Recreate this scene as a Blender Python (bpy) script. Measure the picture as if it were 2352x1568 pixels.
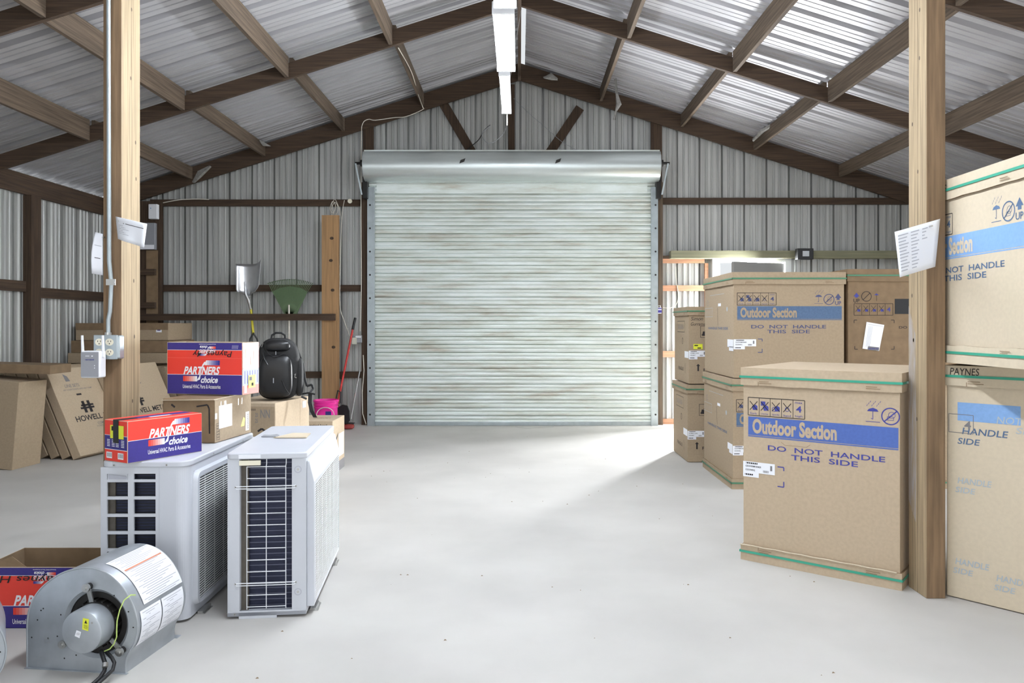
import bpy, math, random
from mathutils import Vector, Matrix
random.seed(7)
sc = bpy.context.scene
for o in list(bpy.data.objects): bpy.data.objects.remove(o)
PI = math.pi
# ------------------------------------------------------------ camera / light / exposure
F = 1763.0; HX, HY, CH = 1193.0, 744.0, 1.355
cam = bpy.data.cameras.new('camera'); co = bpy.data.objects.new('camera', cam); sc.collection.objects.link(co)
co.location = (0, 0, CH); co.rotation_euler = (PI/2, 0, 0)
cam.sensor_width = 36; cam.lens = 36*F/2352
cam.shift_x = -(HX-1176)/2352; cam.shift_y = -(784-HY)/2352
cam.clip_start = 0.05
sc.camera = co
w = bpy.data.worlds.new('world'); sc.world = w; w.use_nodes = True
w.node_tree.nodes['Background'].inputs[0].default_value = (0.93, 0.97, 1.0, 1)
w.node_tree.nodes['Background'].inputs[1].default_value = 0.5
def area(name, loc, rot, sx, sy, power, col=(1, 1, 1)):
    l = bpy.data.lights.new(name, 'AREA'); l.shape = 'RECTANGLE'; l.size = sx; l.size_y = sy; l.energy = power; l.color = col
    o = bpy.data.objects.new(name, l); sc.collection.objects.link(o); o.location = loc; o.rotation_euler = rot; return o
# soft fill added behind the camera; daylight through the walk door in the back wall
area('fill_front_opening', (0, -1.95, 1.9), (PI/2, 0, 0), 8.5, 3.4, 60, (0.95, 0.98, 1.0))
area('daylight_side_opening', (5.9, 4.2, 1.3), (PI/2, 0, PI/2), 4.5, 2.3, 100, (0.96, 0.98, 1.0))
area('daylight_walk_door', (3.22, 10.75, 1.1), (-PI/2, 0, 0), 0.9, 2.1, 1100, (0.95, 0.98, 1.0))
vs = sc.view_settings
vs.view_transform = 'Standard'; vs.look = 'None'; vs.gamma = 1; vs.use_curve_mapping = False; vs.exposure = 0.76
sc.cycles.max_bounces = 8; sc.cycles.diffuse_bounces = 5; sc.cycles.use_denoising = True

# ------------------------------------------------------------ materials
def lin(c):
    return tuple(((v/255)/12.92 if v/255 <= .04045 else ((v/255+.055)/1.055)**2.4) for v in c)
def mat(name, c, rough=.6, metal=0, n=0.0, scale=8, stretch=(1, 1, 1), c2=None, bump=0, spec=.5, detail=4):
    m = bpy.data.materials.new(name); m.use_nodes = True; nt = m.node_tree
    b = nt.nodes['Principled BSDF']; c = lin(c)
    b.inputs['Roughness'].default_value = rough; b.inputs['Metallic'].default_value = metal
    b.inputs['Specular IOR Level'].default_value = spec
    c2 = lin(c2) if c2 else tuple(v*(1-n) for v in c)
    b.inputs['Base Color'].default_value = (*c, 1)
    if n or bump:
        tc = nt.nodes.new('ShaderNodeTexCoord'); mp = nt.nodes.new('ShaderNodeMapping'); mp.inputs['Scale'].default_value = stretch
        nz = nt.nodes.new('ShaderNodeTexNoise'); nz.inputs['Scale'].default_value = scale; nz.inputs['Detail'].default_value = detail
        nt.links.new(tc.outputs['Object'], mp.inputs[0]); nt.links.new(mp.outputs[0], nz.inputs['Vector'])
        if n:
            r = nt.nodes.new('ShaderNodeValToRGB'); r.color_ramp.elements[0].position = .35; r.color_ramp.elements[1].position = .65
            r.color_ramp.elements[0].color = (*c2, 1); r.color_ramp.elements[1].color = (*c, 1)
            nt.links.new(nz.outputs[0], r.inputs[0]); nt.links.new(r.outputs[0], b.inputs['Base Color'])
        if bump:
            bp = nt.nodes.new('ShaderNodeBump'); bp.inputs['Strength'].default_value = bump; bp.inputs['Distance'].default_value = .01
            nt.links.new(nz.outputs[0], bp.inputs['Height']); nt.links.new(bp.outputs[0], b.inputs['Normal'])
    return m
def emis(name, c, s):
    m = mat(name, c); b = m.node_tree.nodes['Principled BSDF']
    b.inputs['Emission Color'].default_value = (*lin(c), 1); b.inputs['Emission Strength'].default_value = s; return m
M = {}
M['floor'] = mat('concrete', (196, 193, 188), .6, 0, .16, 1.1, bump=.03, detail=10)
M['roofmetal'] = mat('galvanized_roof', (190, 189, 192), .42, .3, .08, 2, (.35, 3, 1))
M['wallmetal'] = mat('galvanized_wall', (192, 193, 190), .38, .3, .28, 2.4, (7, 7, .2), bump=.02)
for ax, st in (('x', (.7, 22, 22)), ('y', (22, .7, 22)), ('z', (22, 22, .7))):
    M['dark_'+ax] = mat('weathered_lumber_'+ax, (80, 62, 47), .85, 0, .5, 3, st, bump=.15)
    M['post_'+ax] = mat('treated_post_'+ax, (168, 147, 116), .75, 0, 0.38, 3, st, bump=.1)
    M['grey_'+ax] = mat('greyed_lumber_'+ax, (104, 88, 72), .85, 0, .5, 3, st, bump=.15)
M['postfront'] = mat('darker_post_face', (138, 112, 84), .85, 0, .4, 3, (14, 14, .8), bump=.15)  # darker brown for the front face of the posts
for k_ in range(7):
    q = k_/6; M['gb%d' % k_] = mat('print_blue_fade', tuple(240+(c-240)*q for c in (54, 50, 140)), .5); M['gr%d' % k_] = mat('print_red_fade', tuple(240+(c-240)*q for c in (232, 62, 48)), .5)
M['pine'] = mat('knotty_pine', (176, 138, 96), .75, 0, .28, 3, (18, 18, .7), bump=.1)
M['stain'] = mat('grey_paint_stain', (158, 152, 150), .8, 0, .25, 8, (8, 8, 1), c2=(150, 134, 112))
M['green_x'] = mat('treated_green_lumber', (140, 138, 112), .8, 0, .25, 3, (.8, 14, 14))
M['orange_x'] = mat('orange_lumber', (188, 140, 110), .8, 0, .3, 3, (.8, 14, 14))
M['curtain'] = mat('rollup_curtain', (206, 216, 208), .45, .15, 0, 2)
M['hood'] = mat('galvanized_hood', (212, 220, 220), .27, .65, .1, 5, (.3, 3, 3))
M['steel'] = mat('galvanized_steel', (178, 188, 192), .38, .6, .15, 10)
M['blower'] = mat('blower_steel', (182, 188, 194), .4, .5, .18, 9, bump=.01)
M['zinc'] = mat('zinc_hardware', (190, 190, 188), .3, .9)
M['black'] = mat('black_plastic', (24, 24, 27), .45)
M['blackmetal'] = mat('black_metal', (35, 33, 32), .5, .3)
M['fabric'] = mat('black_nylon', (14, 14, 16), .7, 0, .3, 60, bump=.15)
M['shell'] = mat('black_shell', (15, 15, 18), .34)
M['white'] = mat('white_plastic', (232, 234, 238), .4)
M['paper'] = mat('white_paper', (240, 242, 248), .8)
M['label'] = mat('label_white', (236, 238, 244), .5)
M['ac'] = mat('unit_casing', (200, 203, 210), .38, 0, .03, 6)
M['acshade'] = mat('unit_grille', (225, 226, 226), .45)
M['coil'] = mat('coil_fins', (44, 48, 70), .45, .5, .35, 18, (1, 1, 8))
M['tubeline'] = mat('coil_tube', (92, 94, 112), .35, .5)
M['coildark'] = mat('unit_inside', (24, 25, 28), .7)
M['coilside'] = mat('coil_end_plate', (98, 92, 84), .6, .2, .2, 30)
M['card'] = mat('cardboard', (186, 167, 142), .88, 0, .08, 55, bump=.03)
M['card2'] = mat('cardboard_dull', (166, 147, 122), .88, 0, .1, 55, bump=.03)  # duller card, also the darkened tone of cartons standing in shade
M['cardb'] = mat('cardboard_brown_shaded', (132, 110, 84), .9, 0, .15, 14, bump=.06)  # brown card; doubles as a darkened copy for cartons in shade
M['cardlite'] = mat('cardboard_light', (204, 190, 166), .88, 0, .06, 50)
M['edge'] = mat('cardboard_crease', (128, 106, 80), .9)
M['strap'] = mat('green_strap', (58, 158, 132), .35)
M['strapd'] = mat('green_strap_dull', (70, 128, 98), .45)
M['ink'] = mat('violet_blue_ink', (64, 68, 148), .8, 0, .12, 60)
M['inkb'] = mat('blue_ink_band', (78, 104, 172), .8, 0, .1, 70)
M['inkd'] = mat('dull_blue_ink', (84, 108, 140), .8, 0, .15, 70)
M['inkd2'] = mat('dull_violet_ink', (78, 84, 122), .8, 0, .12, 60)
M['inkl'] = mat('light_blue_ink', (128, 166, 214), .8, 0, .08, 60)
M['inkf'] = mat('faded_blue_ink', (168, 178, 186), .85)
M['blk'] = mat('black_ink', (38, 34, 36), .8)
M['greyink'] = mat('grey_ink', (120, 118, 120), .8)
M['faint'] = mat('faint_text', (182, 184, 194), .8)
M['yellow'] = mat('yellow_sticker', (228, 232, 64), .5)
M['red'] = mat('carton_red', (232, 62, 48), .45)
M['navy'] = mat('carton_navy', (54, 44, 130), .5, 0, .08, 80)
M['wht'] = mat('printed_white', (240, 240, 245), .5)
M['mixb'] = mat('printed_light_blue', (150, 160, 210), .5); M['midb'] = mat('printed_mid_blue', (84, 96, 172), .5)
M['mixr'] = mat('printed_pink', (244, 176, 168), .5); M['midr'] = mat('printed_mid_red', (240, 110, 96), .5)
M['tape'] = mat('clear_tape', (226, 214, 190), .15)
M['pinktape'] = mat('taped_red', (228, 62, 52), .25, 0, .5, 10, (1, 5, .6), c2=(238, 118, 106))
M['pink'] = mat('pink_plastic', (238, 40, 160), .35)
M['toolred'] = mat('red_handle', (196, 44, 40), .4)
M['brushred'] = mat('red_bristles', (150, 62, 56), .9)
M['toolyel'] = mat('yellow_handle', (220, 208, 60), .4)
M['alum'] = mat('aluminium_blade', (205, 206, 208), .28, .85, .12, 8)
M['rake'] = mat('green_plastic', (96, 118, 84), .55)
M['outlet'] = mat('ivory_plastic', (236, 230, 208), .4)
M['greypl'] = mat('grey_plastic', (150, 152, 158), .45)
M['beige'] = mat('beige_plastic', (205, 205, 190), .5)
M['rope'] = mat('white_rope', (218, 212, 200), .8)
M['wiregy'] = mat('green_yellow_wire', (190, 214, 120), .5)
M['insul'] = mat('torn_insulation', (150, 148, 144), .95, 0, .3, 30, bump=.3)
M['orange'] = mat('warning_orange', (196, 128, 100), .6)
M['glass'] = mat('lamp_lens', (190, 195, 200), .15)
M['doorwhite'] = mat('painted_white', (222, 226, 228), .5)
M['doorgrey'] = mat('painted_grey', (150, 150, 148), .6)
M['tube'] = emis('fluorescent_tube', (240, 247, 255), 82)
# roll-up curtain: horizontal dirt streaks of its own
nt = M['curtain'].node_tree; b = nt.nodes['Principled BSDF']
tc = nt.nodes.new('ShaderNodeTexCoord'); mp = nt.nodes.new('ShaderNodeMapping'); mp.inputs['Scale'].default_value = (.5, 1, 3.5)
nz = nt.nodes.new('ShaderNodeTexNoise'); nz.inputs['Scale'].default_value = 2.6; nz.inputs['Detail'].default_value = 8; nz.inputs['Roughness'].default_value = .65
r = nt.nodes.new('ShaderNodeValToRGB'); e = r.color_ramp.elements
e[0].position = .28; e[0].color = (*lin((190, 185, 172)), 1); e[1].position = .62; e[1].color = (*lin((234, 242, 240)), 1)
x = e.new(.45); x.color = (*lin((216, 223, 216)), 1)
nt.links.new(tc.outputs['Object'], mp.inputs[0]); nt.links.new(mp.outputs[0], nz.inputs['Vector']); nt.links.new(nz.outputs[0], r.inputs[0])
nt.links.new(r.outputs[0], b.inputs['Base Color'])

# ------------------------------------------------------------ mesh builder
V3 = Vector
class MB:
    def __init__(s): s.v = []; s.f = []; s.m = []; s.ms = []
    def mi(s, m):
        if m not in s.ms: s.ms.append(m)
        return s.ms.index(m)
    def add(s, vs, fs, m):
        o = len(s.v); s.v += [tuple(p) for p in vs]; k = s.mi(m)
        for f in fs: s.f.append([o+i for i in f]); s.m.append(k)
        return s
    def box(s, x0, x1, y0, y1, z0, z1, m='ac', T=None):
        vs = [V3((x, y, z)) for z in (z0, z1) for y in (y0, y1) for x in (x0, x1)]
        if T: vs = [T @ p for p in vs]
        return s.add(vs, [(0, 2, 3, 1), (4, 5, 7, 6), (0, 1, 5, 4), (2, 6, 7, 3), (0, 4, 6, 2), (1, 3, 7, 5)], m)
    def hexa(s, vs, m):
        return s.add(vs, [(0, 2, 3, 1), (4, 5, 7, 6), (0, 1, 5, 4), (2, 6, 7, 3), (0, 4, 6, 2), (1, 3, 7, 5)], m)
    def prism(s, poly, d, m, caps=True):
        """poly: 3D points (ccw), extruded by vector d"""
        n = len(poly); d = V3(d); vs = [V3(p) for p in poly]+[V3(p)+d for p in poly]
        fs = [(i, (i+1) % n, n+(i+1) % n, n+i) for i in range(n)]
        if caps: fs += [tuple(range(n))[::-1], tuple(range(n, 2*n))]
        return s.add(vs, fs, m)
    def bar(s, a, b, wd, ht, m, up=(0, 0, 1)):
        a, b = V3(a), V3(b); d = (b-a).normalized(); u = V3(up); sd = d.cross(u).normalized(); u = sd.cross(d)
        p = [a+sd*i*wd/2+u*j*ht/2 for i, j in ((-1, -1), (1, -1), (1, 1), (-1, 1))]
        return s.prism(p, b-a, m)
    def tube(s, pts, r, m, n=8, close=False):
        pts = [V3(p) for p in pts]; rr = r if isinstance(r, (list, tuple)) else [r]*len(pts); vs = []; fs = []; u = None
        for i, p in enumerate(pts):
            t = (pts[min(i+1, len(pts)-1)]-pts[max(i-1, 0)]).normalized()
            if u is None: u = t.orthogonal().normalized()
            u = (u-t*u.dot(t)).normalized(); w2 = t.cross(u)
            vs += [p+(u*math.cos(2*PI*k/n)+w2*math.sin(2*PI*k/n))*rr[i] for k in range(n)]
        for i in range(len(pts)-1):
            fs += [(i*n+k, i*n+(k+1) % n, (i+1)*n+(k+1) % n, (i+1)*n+k) for k in range(n)]
        fs += [tuple(range(n))[::-1], tuple(range((len(pts)-1)*n, len(pts)*n))]
        return s.add(vs, fs, m)
    def lathe(s, prof, m, c=(0, 0, 0), axis='z', n=32):
        c = V3(c); vs = []; fs = []
        for r_, h in prof:
            for k in range(n):
                a = 2*PI*k/n; x, y = r_*math.cos(a), r_*math.sin(a)
                vs.append(c+(V3((x, y, h)) if axis == 'z' else V3((x, h, -y)) if axis == 'y' else V3((h, x, y))))
        for i in range(len(prof)-1):
            fs += [(i*n+k, i*n+(k+1) % n, (i+1)*n+(k+1) % n, (i+1)*n+k) for k in range(n)]
        return s.add(vs, fs, m)
    def cyl(s, c, r, h, m, axis='z', n=24):
        return s.lathe([(0.0001, 0), (r, 0), (r, h), (0.0001, h)], m, c, axis, n)
    def ribbon(s, pts, wvec, m, th=.004):
        pts = [V3(p) for p in pts]; w_ = V3(wvec)
        for a, b in zip(pts, pts[1:]):
            nrm = (b-a).cross(w_).normalized()*th/2
            s.hexa([a-w_/2-nrm, a+w_/2-nrm, b-w_/2-nrm, b+w_/2-nrm, a-w_/2+nrm, a+w_/2+nrm, b-w_/2+nrm, b+w_/2+nrm], m)
        return s
    # ---- flat printing on a face frame
    def poly(s, fr, pts, m, off=.0008):
        return s.add([fr(u, v, off) for u, v in pts], [tuple(range(len(pts)))], m)
    def rect(s, fr, u0, v0, u1, v1, m, off=.0008):
        return s.poly(fr, [(u0, v0), (u1, v0), (u1, v1), (u0, v1)], m, off)
    def line(s, fr, a, b, t, m, off=.0009):
        dx, dy = b[0]-a[0], b[1]-a[1]; l = math.hypot(dx, dy) or 1; nx, ny = -dy/l*t/2, dx/l*t/2
        return s.poly(fr, [(a[0]-nx, a[1]-ny), (b[0]-nx, b[1]-ny), (b[0]+nx, b[1]+ny), (a[0]+nx, a[1]+ny)], m, off)
    def pline(s, fr, pts, t, m, off=.0009):
        for a, b in zip(pts, pts[1:]): s.line(fr, a, b, t, m, off)
        return s
    def frame(s, fr, u0, v0, u1, v1, t, m, off=.0009):
        return s.pline(fr, [(u0, v0), (u1, v0), (u1, v1), (u0, v1), (u0, v0)], t, m, off)
    def disc(s, fr, u, v, r_, m, off=.0009, n=20, ry=None):
        ry = ry or r_; return s.poly(fr, [(u+r_*math.cos(2*PI*k/n), v+ry*math.sin(2*PI*k/n)) for k in range(n)], m, off)
    def ring(s, fr, u, v, r_, t, m, off=.0009, n=24):
        return s.pline(fr, [(u+r_*math.cos(2*PI*k/n), v+r_*math.sin(2*PI*k/n)) for k in range(n+1)], t, m, off)
    def text(s, fr, txt, u, v, wd, ht, m, bold=0, shear=0, off=.0012):
        vs, fs, bb = glyphs(txt, bold, shear); sx = wd/(bb[2]-bb[0]); sy = ht/(bb[3]-bb[1])
        return s.add([fr(u+(p[0]-bb[0])*sx, v+(p[1]-bb[1])*sy, off) for p in vs], fs, m)
    def build(s, name, parent=None, smooth=False, bev=0, seg=2, origin=None, sub=0):
        me = bpy.data.meshes.new(name)
        vs = s.v
        if origin: vs = [(p[0]-origin[0], p[1]-origin[1], p[2]-origin[2]) for p in vs]
        me.from_pydata(vs, [], s.f); me.validate()
        for m in s.ms: me.materials.append(M[m])
        if len(me.polygons) == len(s.m):
            me.polygons.foreach_set('material_index', s.m)
        if smooth: me.polygons.foreach_set('use_smooth', [True]*len(me.polygons))
        me.update()
        o = bpy.data.objects.new(name, me); sc.collection.objects.link(o)
        if origin: o.location = origin
        if parent: o.parent = parent
        if bev:
            md = o.modifiers.new('bevel', 'BEVEL'); md.width = bev; md.segments = seg; md.limit_method = 'ANGLE'; md.angle_limit = .6
        if smooth:
            try: me.set_sharp_from_angle(angle=.7)
            except Exception: pass
        if sub:
            md = o.modifiers.new('sub', 'SUBSURF'); md.levels = sub; md.render_levels = sub
        return o
_gc = {}
def glyphs(txt, bold, shear):
    k = (txt, bold, shear)
    if k not in _gc:
        c = bpy.data.curves.new('t', 'FONT'); c.body = txt; c.offset = bold; c.shear = shear; c.resolution_u = 3
        o = bpy.data.objects.new('t', c); sc.collection.objects.link(o); bpy.context.view_layer.update()
        me = bpy.data.meshes.new_from_object(o.evaluated_get(bpy.context.evaluated_depsgraph_get()))
        vs = [(p.co.x, p.co.y) for p in me.vertices]; fs = [tuple(p.vertices) for p in me.polygons]
        bb = (min(p[0] for p in vs), min(p[1] for p in vs), max(p[0] for p in vs), max(p[1] for p in vs))
        bpy.data.objects.remove(o); bpy.data.curves.remove(c); bpy.data.meshes.remove(me); _gc[k] = (vs, fs, bb)
    return _gc[k]
def FR(O, U, W):
    O, U, W = V3(O), V3(U), V3(W); N = U.cross(W).normalized()
    return lambda u, v, off=0: O+U*u+W*v+N*off
def tag(o, label, cat, group=None, kind=None):
    if label: o['label'] = label
    if cat: o['category'] = cat
    if group: o['group'] = group
    if kind: o['kind'] = kind
    return o
def thing(name, label, cat, loc=(0, 0, 0), rz=0, group=None):
    o = bpy.data.objects.new(name, None); sc.collection.objects.link(o); o.empty_display_size = .1
    o.location = loc; o.rotation_euler = (0, 0, rz); return tag(o, label, cat, group)
def struct(o): o['kind'] = 'structure'; return o
def PX(px, Y): return (px-HX)*Y/F
def PZ(py, Y): return CH-(py-HY)*Y/F
def W3(px, py, Y): return V3((PX(px, Y), Y, PZ(py, Y)))

# ------------------------------------------------------------ the shed
BW = 5.62; BY = 10.44; RZ = 4.88; SL = .3167; Y0 = -2.0
def roof(x): return RZ-SL*abs(x)
struct(MB().box(-BW-.3, BW+.3, Y0, BY+.3, -.12, 0, 'floor').build('floor'))
def ribprofile(a, b, pitch=.3048):
    """panel section: flat pan with two low beads, then a trapezoid rib standing outwards; (position, depth)"""
    out = []; k = math.floor(a/pitch)
    while k*pitch < b:
        t = k*pitch
        for dt, d in ((0, 0), (.008, .05), (.08, .05), (.088, 0), (.145, 0), (.148, .012), (.16, .012), (.163, 0), (.222, 0), (.225, .012), (.237, .012), (.24, 0), (.29, 0)):
            if a <= t+dt <= b: out.append((t+dt, d))
        k += 1
    return [(a, 0)]+out+[(b, 0)]
def wallprofile(a, b, pitch=.3048):
    out = []; k = math.floor(a/pitch)
    while k*pitch < b:
        t = k*pitch
        for dt, d in ((0, 0), (.003, .06), (.025, .06), (.028, 0), (.088, 0), (.098, -.017), (.112, -.017), (.122, 0), (.165, 0), (.175, -.017), (.189, -.017), (.199, 0), (.245, 0), (.253, -.01), (.262, -.01), (.27, 0)):
            if a <= t+dt <= b: out.append((t+dt, d))
        k += 1
    return [(a, 0)]+out+[(b, 0)]
def inhole(x, holes):
    for a, b, z in holes:
        if a < x < b: return z
    return 0
def panelwall(name, prof, fn, top, holes=()):
    m = MB()
    for (a, da), (b_, db) in zip(prof, prof[1:]):
        z0 = inhole((a+b_)/2, holes)
        m.add([fn(a, da, z0), fn(b_, db, z0), fn(b_, db, top(b_)), fn(a, da, top(a))], [(0, 1, 2, 3)], 'wallmetal')
    return struct(m.build(name))
panelwall('wall_back', wallprofile(-BW-.02, BW+.02), lambda t, d, z: V3((t, BY+.018+d, z)), lambda t: roof(t)+.03, [(-2.0, 1.86, 3.35), (2.70, 3.62, 2.20)])
panelwall('wall_left', wallprofile(Y0, BY+.02), lambda t, d, z: V3((-BW-.018-d, t, z)), lambda t: 3.07)
panelwall('wall_right', wallprofile(Y0, BY+.02), lambda t, d, z: V3((BW+.018+d, t, z)), lambda t: 3.07, [(2.0, 6.3, 2.35)])
m = MB(); pr = ribprofile(Y0, BY+.04)
for (a, da), (b_, db) in zip(pr, pr[1:]):
    for sgn in (-1, 1):
        x0, x1 = (0.0, sgn*(BW+.25))
        if sgn > 0: x0 = .075        # the open slot beside the ridge
        m.add([(x0, a, roof(x0)+.012+da), (x0, b_, roof(x0)+.012+db), (x1, b_, roof(x1)+.012+db), (x1, a, roof(x1)+.012+da)], [(0, 1, 2, 3)], 'roofmetal')
struct(m.build('ceiling'))
struct(MB().box(-.08, .074, Y0, 5.6, RZ+.05, RZ+.09, 'roofmetal').build('trim_1'))
# rafters
def rafter(Y, sgn, depth, th, label, m_='dark_x'):
    xe = BW-.02; d = .008 if Y > 10 else .075
    poly = [(sgn*.02, Y, roof(.02)-depth), (sgn*xe, Y, roof(xe)-depth), (sgn*xe, Y, roof(xe)-d), (sgn*.02, Y, roof(.02)-d)]
    o = MB().prism(poly, (0, th, 0), m_).build('roof_rafter', origin=(sgn*2.8, Y, roof(2.8)-depth))
    return tag(o, label, 'rafter', 'roof rafters')
RY = [10.34, 7.92, 5.55, 3.12]
where = ['against the back wall', 'one bay in front of the back wall', 'two bays in front of the back wall', 'level with the standing posts']
for i, Y in enumerate(RY):
    for sgn in (-1, 1):
        rafter(Y, sgn, .235, .04, 'dark sloping roof rafter %s, %s of the ridge' % (where[i], 'left' if sgn < 0 else 'right'))
# purlins, on edge between the rafters
PXS = {-1: [1.30, 2.37, 3.44, 4.42], 1: [1.10, 2.19, 3.17, 4.32]}
ordn = ['first', 'second', 'third', 'fourth']; bay = ['back wall bay', 'middle bay', 'bay over the posts']
for sgn in (-1, 1):
    for i, x in enumerate(PXS[sgn]):
        for k in range(3):
            ya, yb = RY[k+1]+.044, RY[k]-.004; xo = sgn*(x+(.03 if k == 1 else 0)); dz = [.165, .175, .17][k]
            q = .012; dz = .165 if k == 0 else .212; p = [(xo-.019, ya, roof(xo)-q-dz), (xo+.019, ya, roof(xo)-q-dz), (xo+.019, ya, roof(xo)-q), (xo-.019, ya, roof(xo)-q)]
            o = MB().prism(p, (0, yb-ya, 0), 'grey_y').build('roof_purlin', origin=(xo, ya, roof(xo)-.2))
            tag(o, 'greyed purlin, %s from the ridge, %s slope, %s' % (ordn[i], 'left' if sgn < 0 else 'right', bay[k]), 'purlin', 'roof purlins')
tag(MB().box(-.018, .02, 3.2, 10.33, RZ-.26, RZ-.03, 'dark_y').build('ridge_beam', origin=(0, 3.2, RZ-.26)), 'dark ridge board running along the peak of the roof', 'beam')
def beam(name, label, x0, x1, y0, y1, z0, z1, m_, cat='beam', group=None):
    return tag(MB().box(x0, x1, y0, y1, z0, z1, m_).build(name, origin=((x0+x1)/2, (y0+y1)/2, z0)), label, cat, group)
beam('eave_beam', 'dark eave beam along the top of the left wall', -BW+.005, -BW+.045, 2.9, 10.32, 2.82, 3.045, 'dark_y')
beam('eave_beam', 'dark eave beam along the top of the right wall', BW-.045, BW-.005, 6.9, 10.32, 2.82, 3.045, 'dark_y')
# left wall framing
beam('wall_stud', 'dark wall post in the left wall beside the stacked cartons', -BW+.006, -BW+.10, 8.68, 8.86, 0, 2.815, 'dark_z', 'post')
beam('wall_girt', 'dark girt on the left wall, nearer side of its post', -BW+.006, -BW+.045, 6.4, 8.675, 1.72, 1.84, 'dark_y', 'beam', 'wall girts')
beam('wall_girt', 'dark girt on the left wall, between its post and the back corner', -BW+.006, -BW+.045, 8.865, 10.39, 1.66, 1.78, 'dark_y', 'beam', 'wall girts')
# back wall framing
g0, g1 = BY-.044, BY-.004
def girt(px0, px1, py0, py1, label, m_='dark_x', ya=g0, yb=g1, name='wall_girt'):
    return beam(name, label, PX(px0, 10.4), PX(px1, 10.4), ya, yb, PZ(py1, 10.4), PZ(py0, 10.4), m_, 'beam', 'wall girts')
girt(345, 833, 458, 473, 'top dark girt on the back wall left of the roll-up door')
girt(262, 833, 654, 669, 'dark girt on the back wall behind the scoop shovel and rake')
girt(262, 833, 853, 868, 'lowest dark girt on the back wall left of the roll-up door')
girt(262, 779, 721, 736, 'dark tool rail board crossing in front of the rake handle', ya=10.163, yb=10.203, name='tool_rail')
girt(1521, 2090, 454, 469, 'top dark girt on the back wall right of the roll-up door')
girt(1521, 1618, 655, 668, 'short orange girt between roll-up door and walk door, middle', 'orange_x')
girt(1521, 1618, 806, 820, 'short pale girt between roll-up door and walk door, lower', 'orange_x')
girt(1521, 1618, 594, 604, 'thin orange girt under the shelf beam by the walk door', 'orange_x')
girt(1521, 1634, 587, 594, 'thin dark board under the shelf beam by the walk door')
girt(1521, 1618, 962, 975, 'bottom sill board between roll-up door and walk door', 'orange_x')
girt(1536, 2095, 578, 595, 'green treated beam over the walk door carrying the floodlight', 'green_x', g0-.16, g0-.02, 'shelf_beam')
beam('door_stud', 'brown stud between the white wall strip and the walk door', PX(1619, 10.4), PX(1627, 10.4), g0, g1, 0, PZ(604, 10.4), 'orange_x', 'post')
beam('upper_post', 'dark upright above the left end of the roll-up door hood', PX(834, 10.4), PX(858, 10.4), 10.385, 10.43, PZ(420, 10.4), roof(2)-.03, 'dark_z', 'post')
beam('upper_post', 'dark upright above the right end of the roll-up door hood', PX(1495, 10.4), PX(1520, 10.4), 10.385, 10.43, PZ(420, 10.4), roof(1.9)-.03, 'dark_z', 'post')
beam('king_post', 'short dark king post above the middle of the roll-up door', PX(1167, 10.4), PX(1182, 10.4), 10.385, 10.43, PZ(390, 10.4), roof(.1)-.25, 'dark_z', 'post')
tag(MB().bar(W3(1009, 222, 10.408), W3(1097, 372, 10.408), .12, .04, 'dark_z', (0, 1, 0)).build('diagonal_brace'), 'dark diagonal brace left of the king post', 'brace')
tag(MB().bar(W3(1332, 248, 10.408), W3(1248, 372, 10.408), .12, .04, 'dark_z', (0, 1, 0)).build('diagonal_brace'), 'dark diagonal brace right of the king post', 'brace')
beam('door_post', 'dark wooden post left of the roll-up door', PX(832, 10.36), PX(847, 10.36), 10.31, 10.395, 0, PZ(421, 10.4), 'dark_z', 'post')
beam('door_post', 'brown wooden post right of the roll-up door', PX(1509, 10.36), PX(1521, 10.36), 10.31, 10.395, 0, PZ(421, 10.4), 'grey_z', 'post')
o = MB().box(PX(741, 10.25), PX(780, 10.25), 10.205, 10.245, .0, PZ(495, 10.25), 'pine')
frb = FR((0, 10.205, 0), (1, 0, 0), (0, 0, 1))
for kx, ky in ((762, 547), (760, 598), (764, 666), (766, 797)):
    o.disc(frb, PX(kx, 10.205), PZ(ky, 10.205), .026, 'dark_z', .001, 14, .02)
tag(o.build('wide_board', origin=(PX(760, 10.25), 10.22, 0)), 'wide upright knotty pine board left of the roll-up door', 'board')
# two standing posts
def stand_post(label, x0, x1, y0, y1):
    o = MB().box(x0, x1, y0, y1, 0, roof(x1)-.2, 'post_z'); o.mi('postfront'); o.m[2] = 1
    lf = x0 < 0; fs_ = FR((x1, y0, 0), (0, 1, 0), (0, 0, 1)) if lf else FR((x0, y1, 0), (0, -1, 0), (0, 0, 1)); W2 = y1-y0; rk = random.Random(5 if lf else 9)
    for k in range(9): o.disc(fs_, W2*rk.uniform(.2, .8), .9+.3*k+rk.uniform(-.1, .1), .006, 'grey_z', .0006, 10, .011)
    o.rect(fs_, W2*.52, .0, W2*.53, roof(x1)-.25, 'grey_z', .0005)
    if not lf: o.poly(fs_, [(.002, .45), (W2*.42, .35), (W2*.46, .7), (W2*.4, 1.3), (.002, 1.45)], 'stain', .0006)
    return tag(o.build('standing_post', bev=.003, origin=(x0, y0, 0)), label, 'post')
lp = (-2.142, -2.048, 3.95, 4.145); rp = (2.01, 2.104, 3.79, 3.964)
stand_post('wooden post with conduit and outlet box, left foreground', *lp)
stand_post('wooden post with curled paper, beside the big strapped cartons', *rp)

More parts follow.
